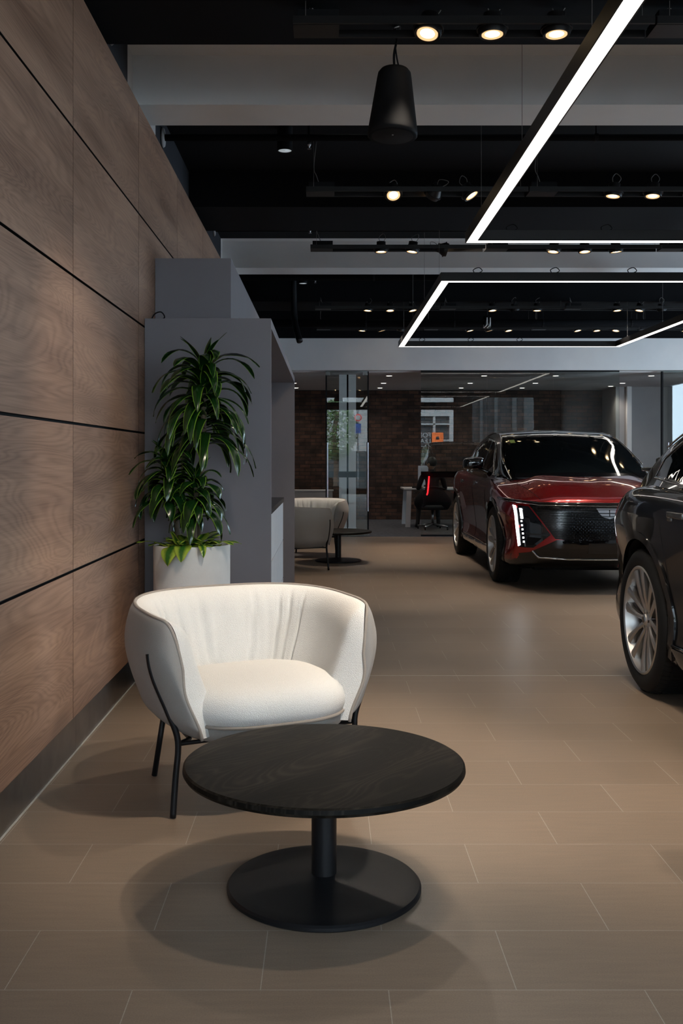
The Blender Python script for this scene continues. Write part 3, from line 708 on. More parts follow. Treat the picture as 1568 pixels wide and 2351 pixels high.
# ------------------------------------------------------------------ pendant LED frames
def led_frame(name, label, x0, x1, y0, y1, z=2.90, w=.085, h=.078):
    t = thing(name, label, 'pendant light', ((x0 + x1) / 2, (y0 + y1) / 2, z)); a = (x1 - x0) / 2; b = (y1 - y0) / 2
    sides = (((-a, -a + w), (-b, b)), ((a - w, a), (-b, b)), ((-a + w, a - w), (-b, -b + w)), ((-a + w, a - w), (b - w, b)))
    bm = bmesh.new()
    for (xa, xb), (ya, yb) in sides: bx(bm, xa, xb, ya, yb, .004, h)
    e = .007
    for q in ((-a, -a + e, -b, b), (a - e, a, -b, b), (-a + e, a - e, -b, -b + e), (-a + e, a - e, b - e, b), (-a + w - e, -a + w, -b + w, b - w), (a - w, a - w + e, -b + w, b - w), (-a + w, a - w, -b + w - e, -b + w), (-a + w, a - w, b - w, b - w + e)):
        bx(bm, q[0], q[1], q[2], q[3], 0, .004)
    finish('frame', bm, M['housing'], t)
    bm = bmesh.new()
    bx(bm, -a + e, -a + w - e, -b + e, b - e, .0005, .0035); bx(bm, a - w + e, a - e, -b + e, b - e, .0005, .0035)
    bx(bm, -a + w - e, a - w + e, -b + e, -b + w - e, .0005, .0035); bx(bm, -a + w - e, a - w + e, b - w + e, b - e, .0005, .0035)
    finish('led_diffuser', bm, M['led'], t)
    n = 4
    for i in range(n):
        yy = -b + .5 + (2 * b - 1) * i / (n - 1)
        for xx in (-a + w / 2, a - w / 2):
            bm = bmesh.new(); tube(bm, [(xx, yy, h), (xx, yy, (BZ if (4.3 < yy + (y0 + y1) / 2 < 5.26 or 6.16 < yy + (y0 + y1) / 2 < 6.545 or 8.67 < yy + (y0 + y1) / 2 < 9.58 or 11.44 < yy + (y0 + y1) / 2 < 11.85 or 13.9 < yy + (y0 + y1) / 2 < 14.8) else DZ) - z)], .0014, 5)
            tube(bm, [(xx, yy, h), (xx, yy, h + .03)], .005, 8); finish('suspension_wire', bm, M['cable'], t)
    for i in range(3):
        xx = -a + .35 + i * .7
        for yy in (-b + w / 2, b - w / 2):
            bm = bmesh.new(); tube(bm, spline([(xx - .04, yy, h), (xx - .05, yy, h + .03), (xx, yy, h + .05), (xx + .03, yy, h + .02), (xx - .01, yy, h)], 4), .004, 6); finish('cable_loop', bm, M['black_matt'], t, True)
    return t
led_frame('led_pendant', 'large black rectangular LED pendant, near one running out the picture top', 1.03, 4.22, 2.1, 7.45)
led_frame('led_pendant', 'large black rectangular LED pendant, far one above the red car', 1.03, 4.22, 9.04, 14.42)

# ------------------------------------------------------------------ pendant speaker
t = thing('pendant_speaker', 'black cone shaped pendant loudspeaker hanging from the ceiling', 'speaker', (.328, 5.0, 2.905), 0)
t.rotation_euler = (R(-3), R(2), 0)
bm = bmesh.new(); lathe(bm, [(.0, .345), (.045, .345), (.070, .338), (.082, .322), (.086, .30), (.104, .17), (.122, .04), (.125, .02), (.124, .004), (.119, .0)], n=48); finish('cabinet', bm, M['black_matt'], t, angle=50)
bm = bmesh.new(); lathe(bm, [(.0, .006), (.09, .002), (.119, -.002), (.119, .002)], n=48); finish('grille', bm, M['ceiling_black'], t, True)
bm = bmesh.new(); bx(bm, -.004, .004, -.03, -.026, -.004, .002); finish('badge', bm, M['steel'], t)
bm = bmesh.new(); tube(bm, spline([(.0, 0, .34), (-.005, 0, .42), (.006, .0, .50), (-.006, .01, .57)], 5), .006, 8); tube(bm, spline([(.025, 0, .34), (.01, 0, .40), (.0, 0, .46)], 4), .004, 6); finish('cord', bm, M['black_matt'], t, True)
bm = bmesh.new(); tube(bm, spline([(-.01, 0, .555), (.02, 0, .565), (.015, 0, .535), (-.015, .0, .53), (-.02, 0, .56)], 4), .004, 6); finish('hook', bm, M['steel'], t, True)

# ------------------------------------------------------------------ round pedestal tables
def make_table(loc, label):
    t = thing('round_table', label, 'table', loc, 0, 'black round pedestal tables')
    bm = bmesh.new(); lathe(bm, [(.0, .356), (.398, .356), (.419, .361), (.4245, .370), (.423, .382), (.417, .386), (.0, .386)], n=128)
    finish('table_top', bm, M['oak_black'], t, angle=20)
    bm = bmesh.new(); lathe(bm, [(.038, .02), (.038, .352)], n=40); finish('pedestal', bm, M['black_metal'], t, angle=40)
    bm = bmesh.new(); prof = [(.0, .0), (.287, .0), (.293, .005), (.293, .014), (.287, .020)]
    for k in range(11):
        r = .27 - .23 * k / 10; prof.append((r, .022 + .032 * (1 - (r / .28)) ** 1.5 * 1.0))
    prof.append((.0, .060)); lathe(bm, prof, n=96); finish('base', bm, M['black_metal'], t, angle=30)
    return t
tb = make_table((-.008, 3.030, 0), 'black round low pedestal table in front of the cream armchair')
copy_tree(tb, (.145, 12.65, 0), .6, 'black round low pedestal table beside the far pair of armchairs')

# ------------------------------------------------------------------ tub armchair
def make_chair(loc, rz, label):
    t = thing('tub_armchair', label, 'armchair', loc, rz, 'grey and cream tub armchairs')
    FM = R(131)
    def sg(v, p): return math.copysign(abs(v) ** p, v)
    def base(u, v):
        s = 2 * u - 1; ph = s * FM
        A = .360 + .085 * sm(0, .8, v)
        B = .350 + .045 * sm(0, .8, v)
        k = 1.0
        corner = max(0, (abs(s) - .86) / .14)
        zt = .752 - .05 * min(1, abs(s)) ** 2 - .16 * corner ** 2.6
        zb = .27
        z = zb + (zt - zb) * v
        y = B * sg(math.cos(ph), .74)
        x = A * sg(math.sin(ph), .70)
        # the arms' front ends lean back towards the top
        y += .05 * max(0, abs(s) - .6) / .4 * v
        return Vector((x, y, z))
    def nrm(u, v):
        e = 1e-3
        a = base(min(1, u + e), v) - base(max(0, u - e), v)
        n = Vector((a.y, -a.x, 0)); n.normalize(); return -n
    nu, nv = 220, 30
    def eo(s, v, p=5): return max(0, 1 - abs(s) ** p) ** .5 * max(0, 1 - max(0, v) ** p) ** .5
    def outer(u, v):
        s = 2 * u - 1; b = base(u, v); n = nrm(u, v)
        belly = .051 * eo(s, v, 10) * (.55 + .45 * math.sin(PI * min(1, v * .9 + .12)))
        under = -.085 * max(0, 1 - v / .22) ** 2
        return b + n * (belly + under)
    def inner(u, v):
        s = 2 * u - 1; b = base(u, v); n = nrm(u, v)
        th = .10 + .06 * sm(.55, .95, abs(s))
        d = th * max(0, 1 - abs(s) ** 7) ** .5 * max(0, 1 - v ** 5) ** .5
        cr = 0
        for c, wd in ((-.50, .009), (-.37, .007), (-.30, .010), (-.19, .007), (-.07, .006), (.0, .010), (.09, .007), (.23, .007), (.30, .010), (.40, .008)):
            cc = c + .04 * (1 - v) * (1 if c < 0 else -1)
            cr += .016 * math.exp(-((s - cc) / wd) ** 2)
        cr += .0022 * math.sin(s * 120 + v * 3) * max(0, 1 - abs(s) * 1.4) * v
        fade = min(1, (1 - v) * 5)
        fwd = .045 * sm(.72, .93, abs(s)) * max(0, 1 - abs(s) ** 14) ** .5 * max(0, 1 - v ** 6) ** .5
        q = b - n * (d - cr * fade); q.y -= fwd; q.x -= math.copysign(.012, s) * sm(.72, .93, abs(s)) * max(0, 1 - abs(s) ** 14) ** .5; return q
    def patch(fn, v0, name, mt, sm=True, rev=False):
        bm = bmesh.new(); rows = []
        for i in range(nv + 1):
            v = v0 + (1 - v0) * (1 - (1 - i / nv) ** 1.6)
            row = []
            for j in range(nu + 1):
                q = j / nu; q = .5 - .5 * math.cos(PI * q); q = .65 * q + .35 * j / nu
                row.append(bm.verts.new(fn(q, v)))
            rows.append(row)
        for i in range(nv):
            for j in range(nu):
                f = (rows[i][j], rows[i][j + 1], rows[i + 1][j + 1], rows[i + 1][j])
                bm.faces.new(f if not rev else tuple(reversed(f)))
        if name == 'shell':   # underside
            c = [rows[0][j] for j in range(nu + 1)]
            bm.faces.new(list(reversed(c)))
        return finish(name, bm, mt, t, True)
    patch(outer, 0, 'shell', M['wool'])
    patch(inner, .08, 'back_cushion', M['boucle'], rev=True)
    # piping round the rim and down both arm fronts
    pts = []
    for i in range(14): pts.append(base(0, .06 + .94 * i / 14))
    for j in range(97):
        q = j / 96; q = .5 - .5 * math.cos(PI * q); pts.append(base(q, 1.0))
    for i in range(13, -1, -1): pts.append(base(1, .06 + .94 * i / 14))
    bm = bmesh.new(); tube(bm, pts, .0065, 8); finish('piping', bm, M['piping'], t, True)
    # seat cushion: fills the tub, slightly bowed front
    def seat_outline(k, n=72):
        a = 2 * PI * k / n; c, s_ = math.cos(a), math.sin(a)
        x = .335 * sg(c, .62); y = sg(s_, .62)
        y = -.005 + (.285 * y if y > 0 else .325 * y)
        x *= 1 - .10 * max(0, -y / .3) ** 2
        return x, y
    def cushion(name, levels, mt, inset=0):
        bm = bmesh.new(); rings = []
        for sc, z in levels:
            rings.append([bm.verts.new((seat_outline(k)[0] * sc, seat_outline(k)[1] * sc, z)) for k in range(72)])
        for A, B in zip(rings[:-1], rings[1:]):
            for k in range(72): bm.faces.new((A[k], A[(k + 1) % 72], B[(k + 1) % 72], B[k]))
        bm.faces.new(list(reversed(rings[0]))); bm.faces.new(rings[-1]); return finish(name, bm, mt, t, True)
    lv = [(.96, .325), (.995, .335), (1.02, .358), (1.02, .385), (.99, .415), (.93, .438), (.84, .452), (.7, .462), (.5, .468), (.25, .471), (.02, .472)]
    cushion('seat', lv, M['boucle'])
    cushion('seat_base', [(.80, .262), (.92, .268), (.975, .285), (.985, .322), (.9, .327)], M['wool'])
    bm = bmesh.new(); pts = [(*seat_outline(k), .330) for k in range(72)]
    tube(bm, [(x * 1.0, y * 1.0, z) for x, y, z in pts], .0065, 8, closed=True); finish('seat_piping', bm, M['piping'], t, True)
    # legs: the front pair runs up the outside of the shell
    for sx in (-1, 1):
        up = []
        for v, yt in ((.24, -.172), (.36, -.166), (.50, -.158), (.62, -.150), (.72, -.144)):
            u = min((abs(outer(.5 + sx * q, v).y - yt), .5 + sx * q) for q in [.25 + .002 * i for i in range(110)])[1]
            up.append(outer(u, v) + nrm(u, v) * -.006)
        foot = Vector((sx * .385, -.185, 0.003)); knee = Vector((sx * .362, -.172, .272))
        bm = bmesh.new(); tube(bm, spline([foot, foot.lerp(knee, .5), knee] + up, 6), .0115, 12); finish('leg', bm, M['black_metal'], t, True)
        bm = bmesh.new(); tube(bm, [(sx * .308, .315, .003), (sx * .275, .27, .30)], .0115, 12); finish('leg', bm, M['black_metal'], t, True)
        bm = bmesh.new(); tube(bm, [(sx * .362, -.172, .262), (sx * .30, -.12, .262), (sx * .275, .27, .266)], .008, 8); finish('side_rail', bm, M['black_metal'], t, True)
    bm = bmesh.new(); tube(bm, [(-.362, -.172, .262), (.362, -.172, .262)], .008, 8); finish('cross_rail', bm, M['black_metal'], t, True)
    return t
ch = make_chair((-.290, 3.95, 0), R(26), 'cream and grey tub armchair in the foreground beside the wood wall')
copy_tree(ch, (-.35, 11.82, 0), R(125), 'far tub armchair turned away, showing its grey shell')
copy_tree(ch, (-.20, 13.45, 0), R(-14), 'far tub armchair with cream inner back showing, beside the far table')

# ------------------------------------------------------------------ planter
pl = thing('planter', 'tall pale round planter standing against the grey wall unit', 'planter', (-.756, 5.62, 0))
bm = bmesh.new(); lathe(bm, [(.0, .0), (.195, .0), (.208, .01), (.213, .4), (.214, .81), (.211, .818), (.203, .818), (.200, .81), (.200, .74), (.0, .74)], n=72); finish('pot', bm, M['pot'], pl, angle=35)
bm = bmesh.new(); lathe(bm, [(.0, .785), (.1, .782), (.198, .772)], n=40); finish('soil', bm, M['soil'], pl, True)
def leaf(bm, uvl, base, az, L_, w, e0, e1, twist=0, n=12, fold=.25, shape=0):
    p = Vector(base); pts = []
    step = L_ / n
    for i in range(n + 1):
        f = i / n; el = e0 + (e1 - e0) * (f ** .9)
        a2 = az + twist * f
        d = Vector((math.cos(a2) * math.cos(el), math.sin(a2) * math.cos(el), math.sin(el)))
        side = Vector((-math.sin(a2), math.cos(a2), 0))
        nn = side.cross(d)
        if shape == 0: ww = w * (math.sin(PI * min(1, .14 + .86 * f)) ** .6) * (1 - .15 * f)
        else: ww = w * math.sin(PI * min(1, .02 + .98 * f ** .62)) ** .62
        if f > .999: ww = .0008
        wav = .12 * w * math.sin(f * 9 + az * 5)
        pts.append((p.copy(), side, nn, ww, wav)); p = p + d * step
    prev = None
    for i, (q, side, nn, ww, wav) in enumerate(pts):
        row = [bm.verts.new(q + side * ww * k + nn * (abs(k) * ww * fold + wav * k)) for k in (-1, -.5, 0, .5, 1)]
        if prev:
            for k in range(4):
                f = bm.faces.new((prev[k], prev[k + 1], row[k + 1], row[k]))
                for lp, uu in zip(f.loops, (k / 4, (k + 1) / 4, (k + 1) / 4, k / 4)):
                    lp[uvl].uv = (uu, i / n)
        prev = row
cane = thing('dracaena', 'glossy dark green dracaena with yellow leaf margins growing in the tall pale planter', 'plant', (-.756, 5.62, .0))
rp = random.Random(11)
def crown(name, cx, cy, z0, z1, count, L0):
    bm = bmesh.new(); uvl = bm.loops.layers.uv.new('UVMap')
    for k in range(count):
        f = k / (count - 1); z = z0 + (z1 - z0) * f
        az = k * 2.399963 + rp.uniform(-.25, .25)
        e0 = R(15 + 60 * f ** 2 + rp.uniform(-10, 12)); e1 = R(-102 + 40 * f ** 3 + rp.uniform(-14, 14))
        Ln = L0 * rp.uniform(.8, 1.1) * (1 - .12 * f)
        # keep clear of the wall on the left and the grey unit behind
        tip = Vector((cx + math.cos(az) * Ln * .72, cy + math.sin(az) * Ln * .72))
        if tip.x < -.335 or tip.y > .42: Ln *= .66
        leaf(bm, uvl, (cx + math.cos(az) * .012, cy + math.sin(az) * .012, z), az, Ln, rp.uniform(.028, .038), e0, e1, rp.uniform(-.9, .9))
    # upright spear leaves
    for k in range(5):
        az = k * 1.3; leaf(bm, uvl, (cx, cy, z1), az, L0 * .62, .016, R(80 - 4 * k), R(35 - 6 * k), .2)
    return finish(name, bm, M['leaf'], cane, True)
for pts, r in (([(.035, -.02, .77), (.045, -.03, 1.1), (.065, -.02, 1.4), (.07, -.02, 1.72)], .016), ([(-.07, 0, .77), (-.09, -.01, 1.0), (-.13, 0, 1.25)], .015), ([(.02, -.06, .77), (.035, -.08, 1.15)], .013)):
    bm = bmesh.new(); pp = spline(pts, 14); tube(bm, pp, [r * (1 + .10 * math.sin(i * 1.9)) for i in range(len(pp))], 10); finish('cane', bm, M['cane'], cane, True)
crown('foliage', .07, -.02, 1.38, 1.80, 74, .40)
crown('foliage', -.13, 0, 1.06, 1.28, 42, .28)
crown('foliage', .035, -.08, .98, 1.18, 36, .25)
po = thing('pothos', 'low yellow and green pothos leaves spilling over the pale planter rim', 'plant', (-.756, 5.62, 0))
bm = bmesh.new(); uvl = bm.loops.layers.uv.new('UVMap')
for k in range(34):
    az = rp.uniform(0, 2 * PI); rad = rp.uniform(.02, .15)
    leaf(bm, uvl, (math.cos(az) * rad, math.sin(az) * rad, .79 + rp.uniform(0, .05)), az + rp.uniform(-.5, .5), rp.uniform(.09, .15), rp.uniform(.030, .044), R(rp.uniform(15, 60)), R(rp.uniform(-30, 5)), 0, 10, .2, 1)
for az, rad, L_, w, e0, e1 in ((-1.95, .175, .17, .052, R(10), R(-115)), (-1.65, .18, .15, .045, R(20), R(-110)), (-1.2, .19, .12, .022, R(25), R(-110)), (-2.6, .17, .16, .024, R(25), R(-15)), (-.6, .16, .15, .03, R(30), R(-30)), (-.35, .14, .17, .03, R(25), R(-25)), (-1.95, .15, .11, .02, R(60), R(30)), (-1.0, .14, .1, .022, R(40), R(-20))):
    leaf(bm, uvl, (math.cos(az) * rad, math.sin(az) * rad, .825), az, L_, w, e0, e1, 0, 10, .15, 1)
finish('foliage', bm, M['pothos'], po, True)

# ------------------------------------------------------------------ cars
def interp(tab, y):
    xs = sorted(tab); ys = [tab[k] for k in xs]
    # smooth interpolation (monotone-ish)
    y = min(max(y, xs[0]), xs[-1])
    for i in range(len(xs) - 1):
        if y <= xs[i + 1]:
            h = xs[i + 1] - xs[i]; t = (y - xs[i]) / h
            m0 = 0 if i == 0 else (ys[i + 1] - ys[i - 1]) / (xs[i + 1] - xs[i - 1])
            m1 = 0 if i + 2 >= len(xs) else (ys[i + 2] - ys[i]) / (xs[i + 2] - xs[i])
            if i == 0: m0 = (ys[1] - ys[0]) / h
            if i + 2 >= len(xs): m1 = (ys[-1] - ys[-2]) / h
            t2, t3 = t * t, t ** 3
            return (2 * t3 - 3 * t2 + 1) * ys[i] + (t3 - 2 * t2 + t) * h * m0 + (-2 * t3 + 3 * t2) * ys[i + 1] + (t3 - t2) * h * m1
AX_F, AX_R, WR = .95, 4.045, .40
def body_bend(v):
    x, y, z = v; ax = abs(x) / .985
    ff = 1 - sm(.0, 1.25, y)
    y += .34 * ax ** 3.4 * ff
    f2 = 1 - sm(.0, .55, y)
    y += max(0, z - .62) * .10 * f2 + max(0, .44 - z) * .35 * f2
    fr = sm(3.9, 5.0, y)
    y -= .27 * ax ** 3.2 * fr
    f3 = sm(4.5, 5.0, y)
    y -= max(0, z - .62) * .22 * f3 + max(0, .42 - z) * .35 * f3
    return Vector((x, y, z))
def loft(sections, nring=3):
    """sections: list of closed half-lists [(x,z)...] bottom centre -> top centre at y."""
    bm = bmesh.new(); rings = []
    for y, half in sections:
        full = [(x, z) for x, z in half] + [(-x, z) for x, z in reversed(half[1:-1])]
        rings.append([bm.verts.new((x, y, z)) for x, z in full])
    n = len(rings[0])
    for A, B in zip(rings[:-1], rings[1:]):
        for k in range(n): bm.faces.new((A[k], A[(k + 1) % n], B[(k + 1) % n], B[k]))
    for ring, sgn in ((rings[0], 1), (rings[-1], -1)):
        c = sum((v.co for v in ring), Vector()) / n; prev = ring
        for q in range(1, 9):
            s = 1 - q / 9.0
            cur = [bm.verts.new((c.x + (v.co.x - c.x) * s, v.co.y, c.z + (v.co.z - c.z) * s)) for v in ring]
            for k in range(n):
                f = (cur[k], cur[(k + 1) % n], prev[(k + 1) % n], prev[k])
                bm.faces.new(f if sgn > 0 else tuple(reversed(f)))
            prev = cur
        cv = bm.verts.new(c)
        for k in range(n):
            f = (cv, prev[(k + 1) % n], prev[k]); bm.faces.new(f if sgn > 0 else tuple(reversed(f)))
    return bm
def crspline2(pts, n):
    v = spline([(p[0], p[1], 0) for p in pts], n); return [(q.x, q.y) for q in v]
W_ = {0: .93, .3: .965, .95: .985, 1.6: .965, 2.4: .955, 3.2: .962, 4.0: .988, 4.5: .975, 4.8: .955, 5.0: .935}
ZS_ = {0: .87, .25: .915, .6: .975, .95: 1.03, 1.4: 1.08, 2.2: 1.09, 3.2: 1.11, 4.0: 1.13, 4.6: 1.125, 5.0: 1.05}
ZC_ = {0: .895, .2: .955, .5: 1.04, 1.0: 1.125, 1.3: 1.16, 2: 1.13, 3.6: 1.15, 4.4: 1.17, 4.8: 1.16, 5.0: 1.12}
ZB_ = {0: .26, .3: .21, 1: .20, 4: .20, 4.7: .23, 5.0: .30}
def car_section(y, inset=0):
    W = interp(W_, y) - inset; zs = interp(ZS_, y) - inset; zc = interp(ZC_, y) - inset; zb = interp(ZB_, y) + inset
    h = zs - zb
    arch = max(math.exp(-((y - AX_F) / .5) ** 2), math.exp(-((y - AX_R) / .55) ** 2))
    waist = W - .035 * (1 - arch)
    pts = [(0, zb), (W - .22, zb), (W - .07, zb + .015), (W - .02, zb + .09), (waist - .012, zb + .26), (waist, zb + .40), (W, zb + .62 * h / .8), (W - .008, zs - .10), (W - .05, zs - .025), (W - .13, zs + .002), (W * .66, zs + (zc - zs) * .50), (W * .5, zs + (zc - zs) * .95), (W * .25, zc + .004), (0, zc)]
    return crspline2(pts, 5)
def apply_bool(o, cutters):
    for c in cutters:
        m = o.modifiers.new('b', 'BOOLEAN'); m.operation = 'DIFFERENCE'; m.object = c; m.solver = 'EXACT'
    bpy.context.view_layer.update()
    me = bpy.data.meshes.new_from_object(o.evaluated_get(bpy.context.evaluated_depsgraph_get()))
    o.modifiers.clear(); o.data = me
    for c in cutters: bpy.data.objects.remove(c)
GT_ = {.85: 1.10, 1.0: 1.155, 1.25: 1.245, 1.55: 1.350, 1.85: 1.455, 2.1: 1.54, 2.38: 1.605, 2.8: 1.64, 3.3: 1.622, 3.8: 1.55, 4.2: 1.465, 4.6: 1.36, 4.85: 1.28, 4.97: 1.235}
GB_ = {.85: .80, 1.3: .865, 1.8: .89, 2.6: .89, 3.6: .885, 4.3: .86, 4.7: .82, 4.97: .77}
def glass_section(y):
    T = interp(GT_, y); B = interp(GB_, y); zb = 1.02
    tum = lambda z: B - max(0, z - 1.0) * .40
    e = min(.06, (T - zb) * .35)
    ze = T - e
    pts = [(0, zb), (B * .6, zb), (B, zb), (tum(zb + (ze - zb) * .5) + .004, zb + (ze - zb) * .5), (tum(ze), ze), (tum(T) - .05, T - e * .28), (tum(T) * .62, T - .002), (tum(T) * .3, T + .008), (0, T + .012)]
    return crspline2(pts, 6)
def glass_bend(v):
    x, y, z = v; ax = abs(x) / .88
    y += .26 * ax ** 2.2 * (1 - sm(1.1, 2.6, y))
    y -= .20 * ax ** 2.2 * sm(3.8, 4.97, y)
    return Vector((x, y, z))
def bvh_of(o):
    return BVHTree.FromPolygons([v.co.copy() for v in o.data.vertices], [tuple(p.vertices) for p in o.data.polygons])
def decal(name, poly, bvh, frm, mat, parent, off=.006, cuts=5, thick=.02, smooth=True, maxlen=.07):
    """Project a 2-D outline (x,z for front/rear; y,z for sides) onto the body as a panel with real thickness."""
    bm = bmesh.new()
    def p3(a, b): return Vector((a, 0, b)) if frm in ('front', 'rear') else Vector((0, a, b))
    vs = [bm.verts.new(p3(a, b)) for a, b in poly]
    f = bm.faces.new(vs)
    bmesh.ops.triangulate(bm, faces=[f])
    for _ in range(cuts):
        es = [e for e in bm.edges if e.calc_length() > maxlen]
        if not es: break
        bmesh.ops.subdivide_edges(bm, edges=es, cuts=1); bmesh.ops.triangulate(bm, faces=bm.faces[:])
    d = {'front': Vector((0, 1, 0)), 'rear': Vector((0, -1, 0)), 'left': Vector((1, 0, 0)), 'right': Vector((-1, 0, 0))}[frm]
    kill = []
    for v in bm.verts:
        o = v.co - d * 8 + (d * 0); o = Vector((v.co.x, -3, v.co.z)) if frm == 'front' else Vector((v.co.x, 9, v.co.z)) if frm == 'rear' else Vector((-3 if frm == 'left' else 3, v.co.y, v.co.z))
        hit = bvh.ray_cast(o, d)
        if hit[0] is None or (frm in ('left', 'right') and abs(hit[0].x) < .4): kill.append(v); continue
        v.co = hit[0] - d * off
    bmesh.ops.delete(bm, geom=kill, context='VERTS')
    if not bm.faces: bm.free(); return None
    bmesh.ops.recalc_face_normals(bm, faces=bm.faces)
    r = bmesh.ops.extrude_face_region(bm, geom=bm.faces[:])
    for v in r['geom']:
        if isinstance(v, bmesh.types.BMVert): v.co += d * thick
    bmesh.ops.recalc_face_normals(bm, faces=bm.faces)
    return finish(name, bm, mat, parent, angle=35)
def strip(pts, w):
    """offset polyline (2-D) into a thin closed outline"""
    up, dn = [], []
    for i, (a, b) in enumerate(pts):
        a0, b0 = pts[max(0, i - 1)]; a1, b1 = pts[min(len(pts) - 1, i + 1)]
        tx, ty = a1 - a0, b1 - b0; l = math.hypot(tx, ty); nx, ny = -ty / l, tx / l
        up.append((a + nx * w / 2, b + ny * w / 2)); dn.append((a - nx * w / 2, b - ny * w / 2))
    return up + dn[::-1]
def mir(poly): return [(-a, b) for a, b in poly]
def surf_tube(name, pts, frm, bvh, r, mat, parent, off=.0, n=6):
    d = {'front': Vector((0, 1, 0)), 'left': Vector((1, 0, 0)), 'right': Vector((-1, 0, 0)), 'rear': Vector((0, -1, 0)), 'top': Vector((0, 0, -1))}[frm]
    q = []
    for a, b in pts:
        o = Vector((a, -3, b)) if frm == 'front' else Vector((a, 9, b)) if frm == 'rear' else Vector((-3, a, b)) if frm == 'left' else Vector((3, a, b)) if frm == 'right' else Vector((a, b, 4))
        h = bvh.ray_cast(o, d)
        if h[0] is not None: q.append(h[0] - d * off)
    if len(q) < 2: return None
    bm = bmesh.new(); tube(bm, q, r, n); return finish(name, bm, mat, parent, True)
def lerp_poly(pts, n=6):
    o = []
    for (a, b), (c, d) in zip(pts[:-1], pts[1:]):
        for k in range(n): o.append((a + (c - a) * k / n, b + (d - b) * k / n))
    o.append(pts[-1]); return o

def make_wheel(parent, x, y, sgn):
    """sgn -1: outer face towards -x"""
    w = bpy.data.objects.new('wheel', None); COL.objects.link(w); w.parent = parent; w.location = (x, y, WR); w.empty_display_size = .1
    if sgn > 0: w.rotation_euler = (0, 0, PI)
    # local: outer face at x = 0 towards -x, width .27 inwards (+x)
    bm = bmesh.new()
    lathe(bm, [(.292, .012), (.302, .002), (.33, -.006), (.362, -.004), (.385, .012), (.396, .035), (.400, .06), (.401, .13), (.400, .20), (.395, .235), (.38, .258), (.33, .268), (.29, .26), (.289, .14)], n=96, axis='x', close=True)
    fs = [f for f in bm.faces]
    for k in range(96):     # shoulder tread blocks
        if k % 2: continue
    finish('tyre', bm, M['rubber'], w, angle=35)
    bm = bmesh.new()
    for k in range(72):
        a = 2 * PI * k / 72; ca, sa = math.cos(a), math.sin(a)
        for xa, xb in ((.018, .062), (.08, .125), (.145, .19), (.208, .25)):
            q = []
            rA = .3965 if xa < .05 else .401; rB = .403
            hw = .010
            for (xx, rr_, ww) in ((xa, rA - .004, -hw), (xb, rA - .004, -hw), (xb, rA - .004, hw), (xa, rA - .004, hw), (xa, rB if xa > .05 else .394, -hw), (xb, rB, -hw), (xb, rB, hw), (xa, rB if xa > .05 else .394, hw)):
                q.append(bm.verts.new((xx, ca * rr_ - sa * ww, sa * rr_ + ca * ww)))
            for f in ((0, 3, 2, 1), (4, 5, 6, 7), (0, 1, 5, 4), (1, 2, 6, 5), (2, 3, 7, 6), (3, 0, 4, 7)): bm.faces.new([q[i] for i in f])
    bmesh.ops.recalc_face_normals(bm, faces=bm.faces)
    tag(finish('tread', bm, M['rubber'], w), kind='stuff')
    bm = bmesh.new()
    lathe(bm, [(.296, .014), (.300, .004), (.293, -.002), (.284, .004), (.278, .03), (.268, .06), (.262, .22), (.275, .25), (.286, .25), (.290, .02)], n=72, axis='x', close=True)
    finish('rim', bm, M['alloy'], w, angle=30)
    bm = bmesh.new(); lathe(bm, [(.0, .16), (.262, .16), (.262, .18), (.0, .18)], n=40, axis='x')
    lathe(bm, [(.0, .10), (.17, .10), (.175, .12), (.175, .13), (0, .13)], n=40, axis='x'); finish('brake_disc', bm, M['alloy_dark'], w, angle=30)
    # twelve spokes in six pairs, broad at the rim
    for k in range(12):
        a = 2 * PI * (k // 2) / 6 + (-.185 if k % 2 else .185) + .3
        a_in = 2 * PI * (k // 2) / 6 + (-.30 if k % 2 else .30) + .3
        bm = bmesh.new(); q = []
        prof = ((.055, a_in, .015, .040, .030), (.13, a_in * .62 + a * .38, .013, .026, .028), (.21, a_in * .25 + a * .75, .019, .016, .03), (.286, a, .031, .010, .034))
        rows = []
        for r_, aa, hw, xf, dp in prof:
            cy, cz = math.cos(aa), math.sin(aa); ty, tz = -cz, cy
            P = lambda s_, xx: bm.verts.new((xx, cy * r_ + ty * s_, cz * r_ + tz * s_))
            rows.append([P(-hw, xf + dp), P(-hw, xf + .006), P(-hw * .45, xf - .002), P(hw * .45, xf - .002), P(hw, xf + .006), P(hw, xf + dp)])
        for A, B in zip(rows[:-1], rows[1:]):
            for i in range(6): bm.faces.new((A[i], A[(i + 1) % 6], B[(i + 1) % 6], B[i]))
        bm.faces.new(rows[0]); bm.faces.new(list(reversed(rows[-1]))); bmesh.ops.recalc_face_normals(bm, faces=bm.faces)
        finish('spoke', bm, M['alloy'], w, angle=25)
    bm = bmesh.new(); lathe(bm, [(.0, .022), (.022, .022), (.03, .026), (.034, .034), (.062, .04), (.070, .055), (.070, .09), (0, .09)], n=36, axis='x'); finish('hub', bm, M['alloy'], w, angle=30)
    bm = bmesh.new()
    for k in range(6):
        a = 2 * PI * k / 6; lathe(bm, [(.0, .03), (.010, .03), (.010, .045), (0, .045)], (0, .048 * math.cos(a), .048 * math.sin(a)), 8, axis='x')
    finish('wheel_nuts', bm, M['chrome'], w, angle=30)
    bm = bmesh.new(); lathe(bm, [(.0, .0195), (.016, .0195), (.016, .024), (0, .024)], n=20, axis='x'); finish('centre_cap', bm, M['gloss_black'], w)
    return w

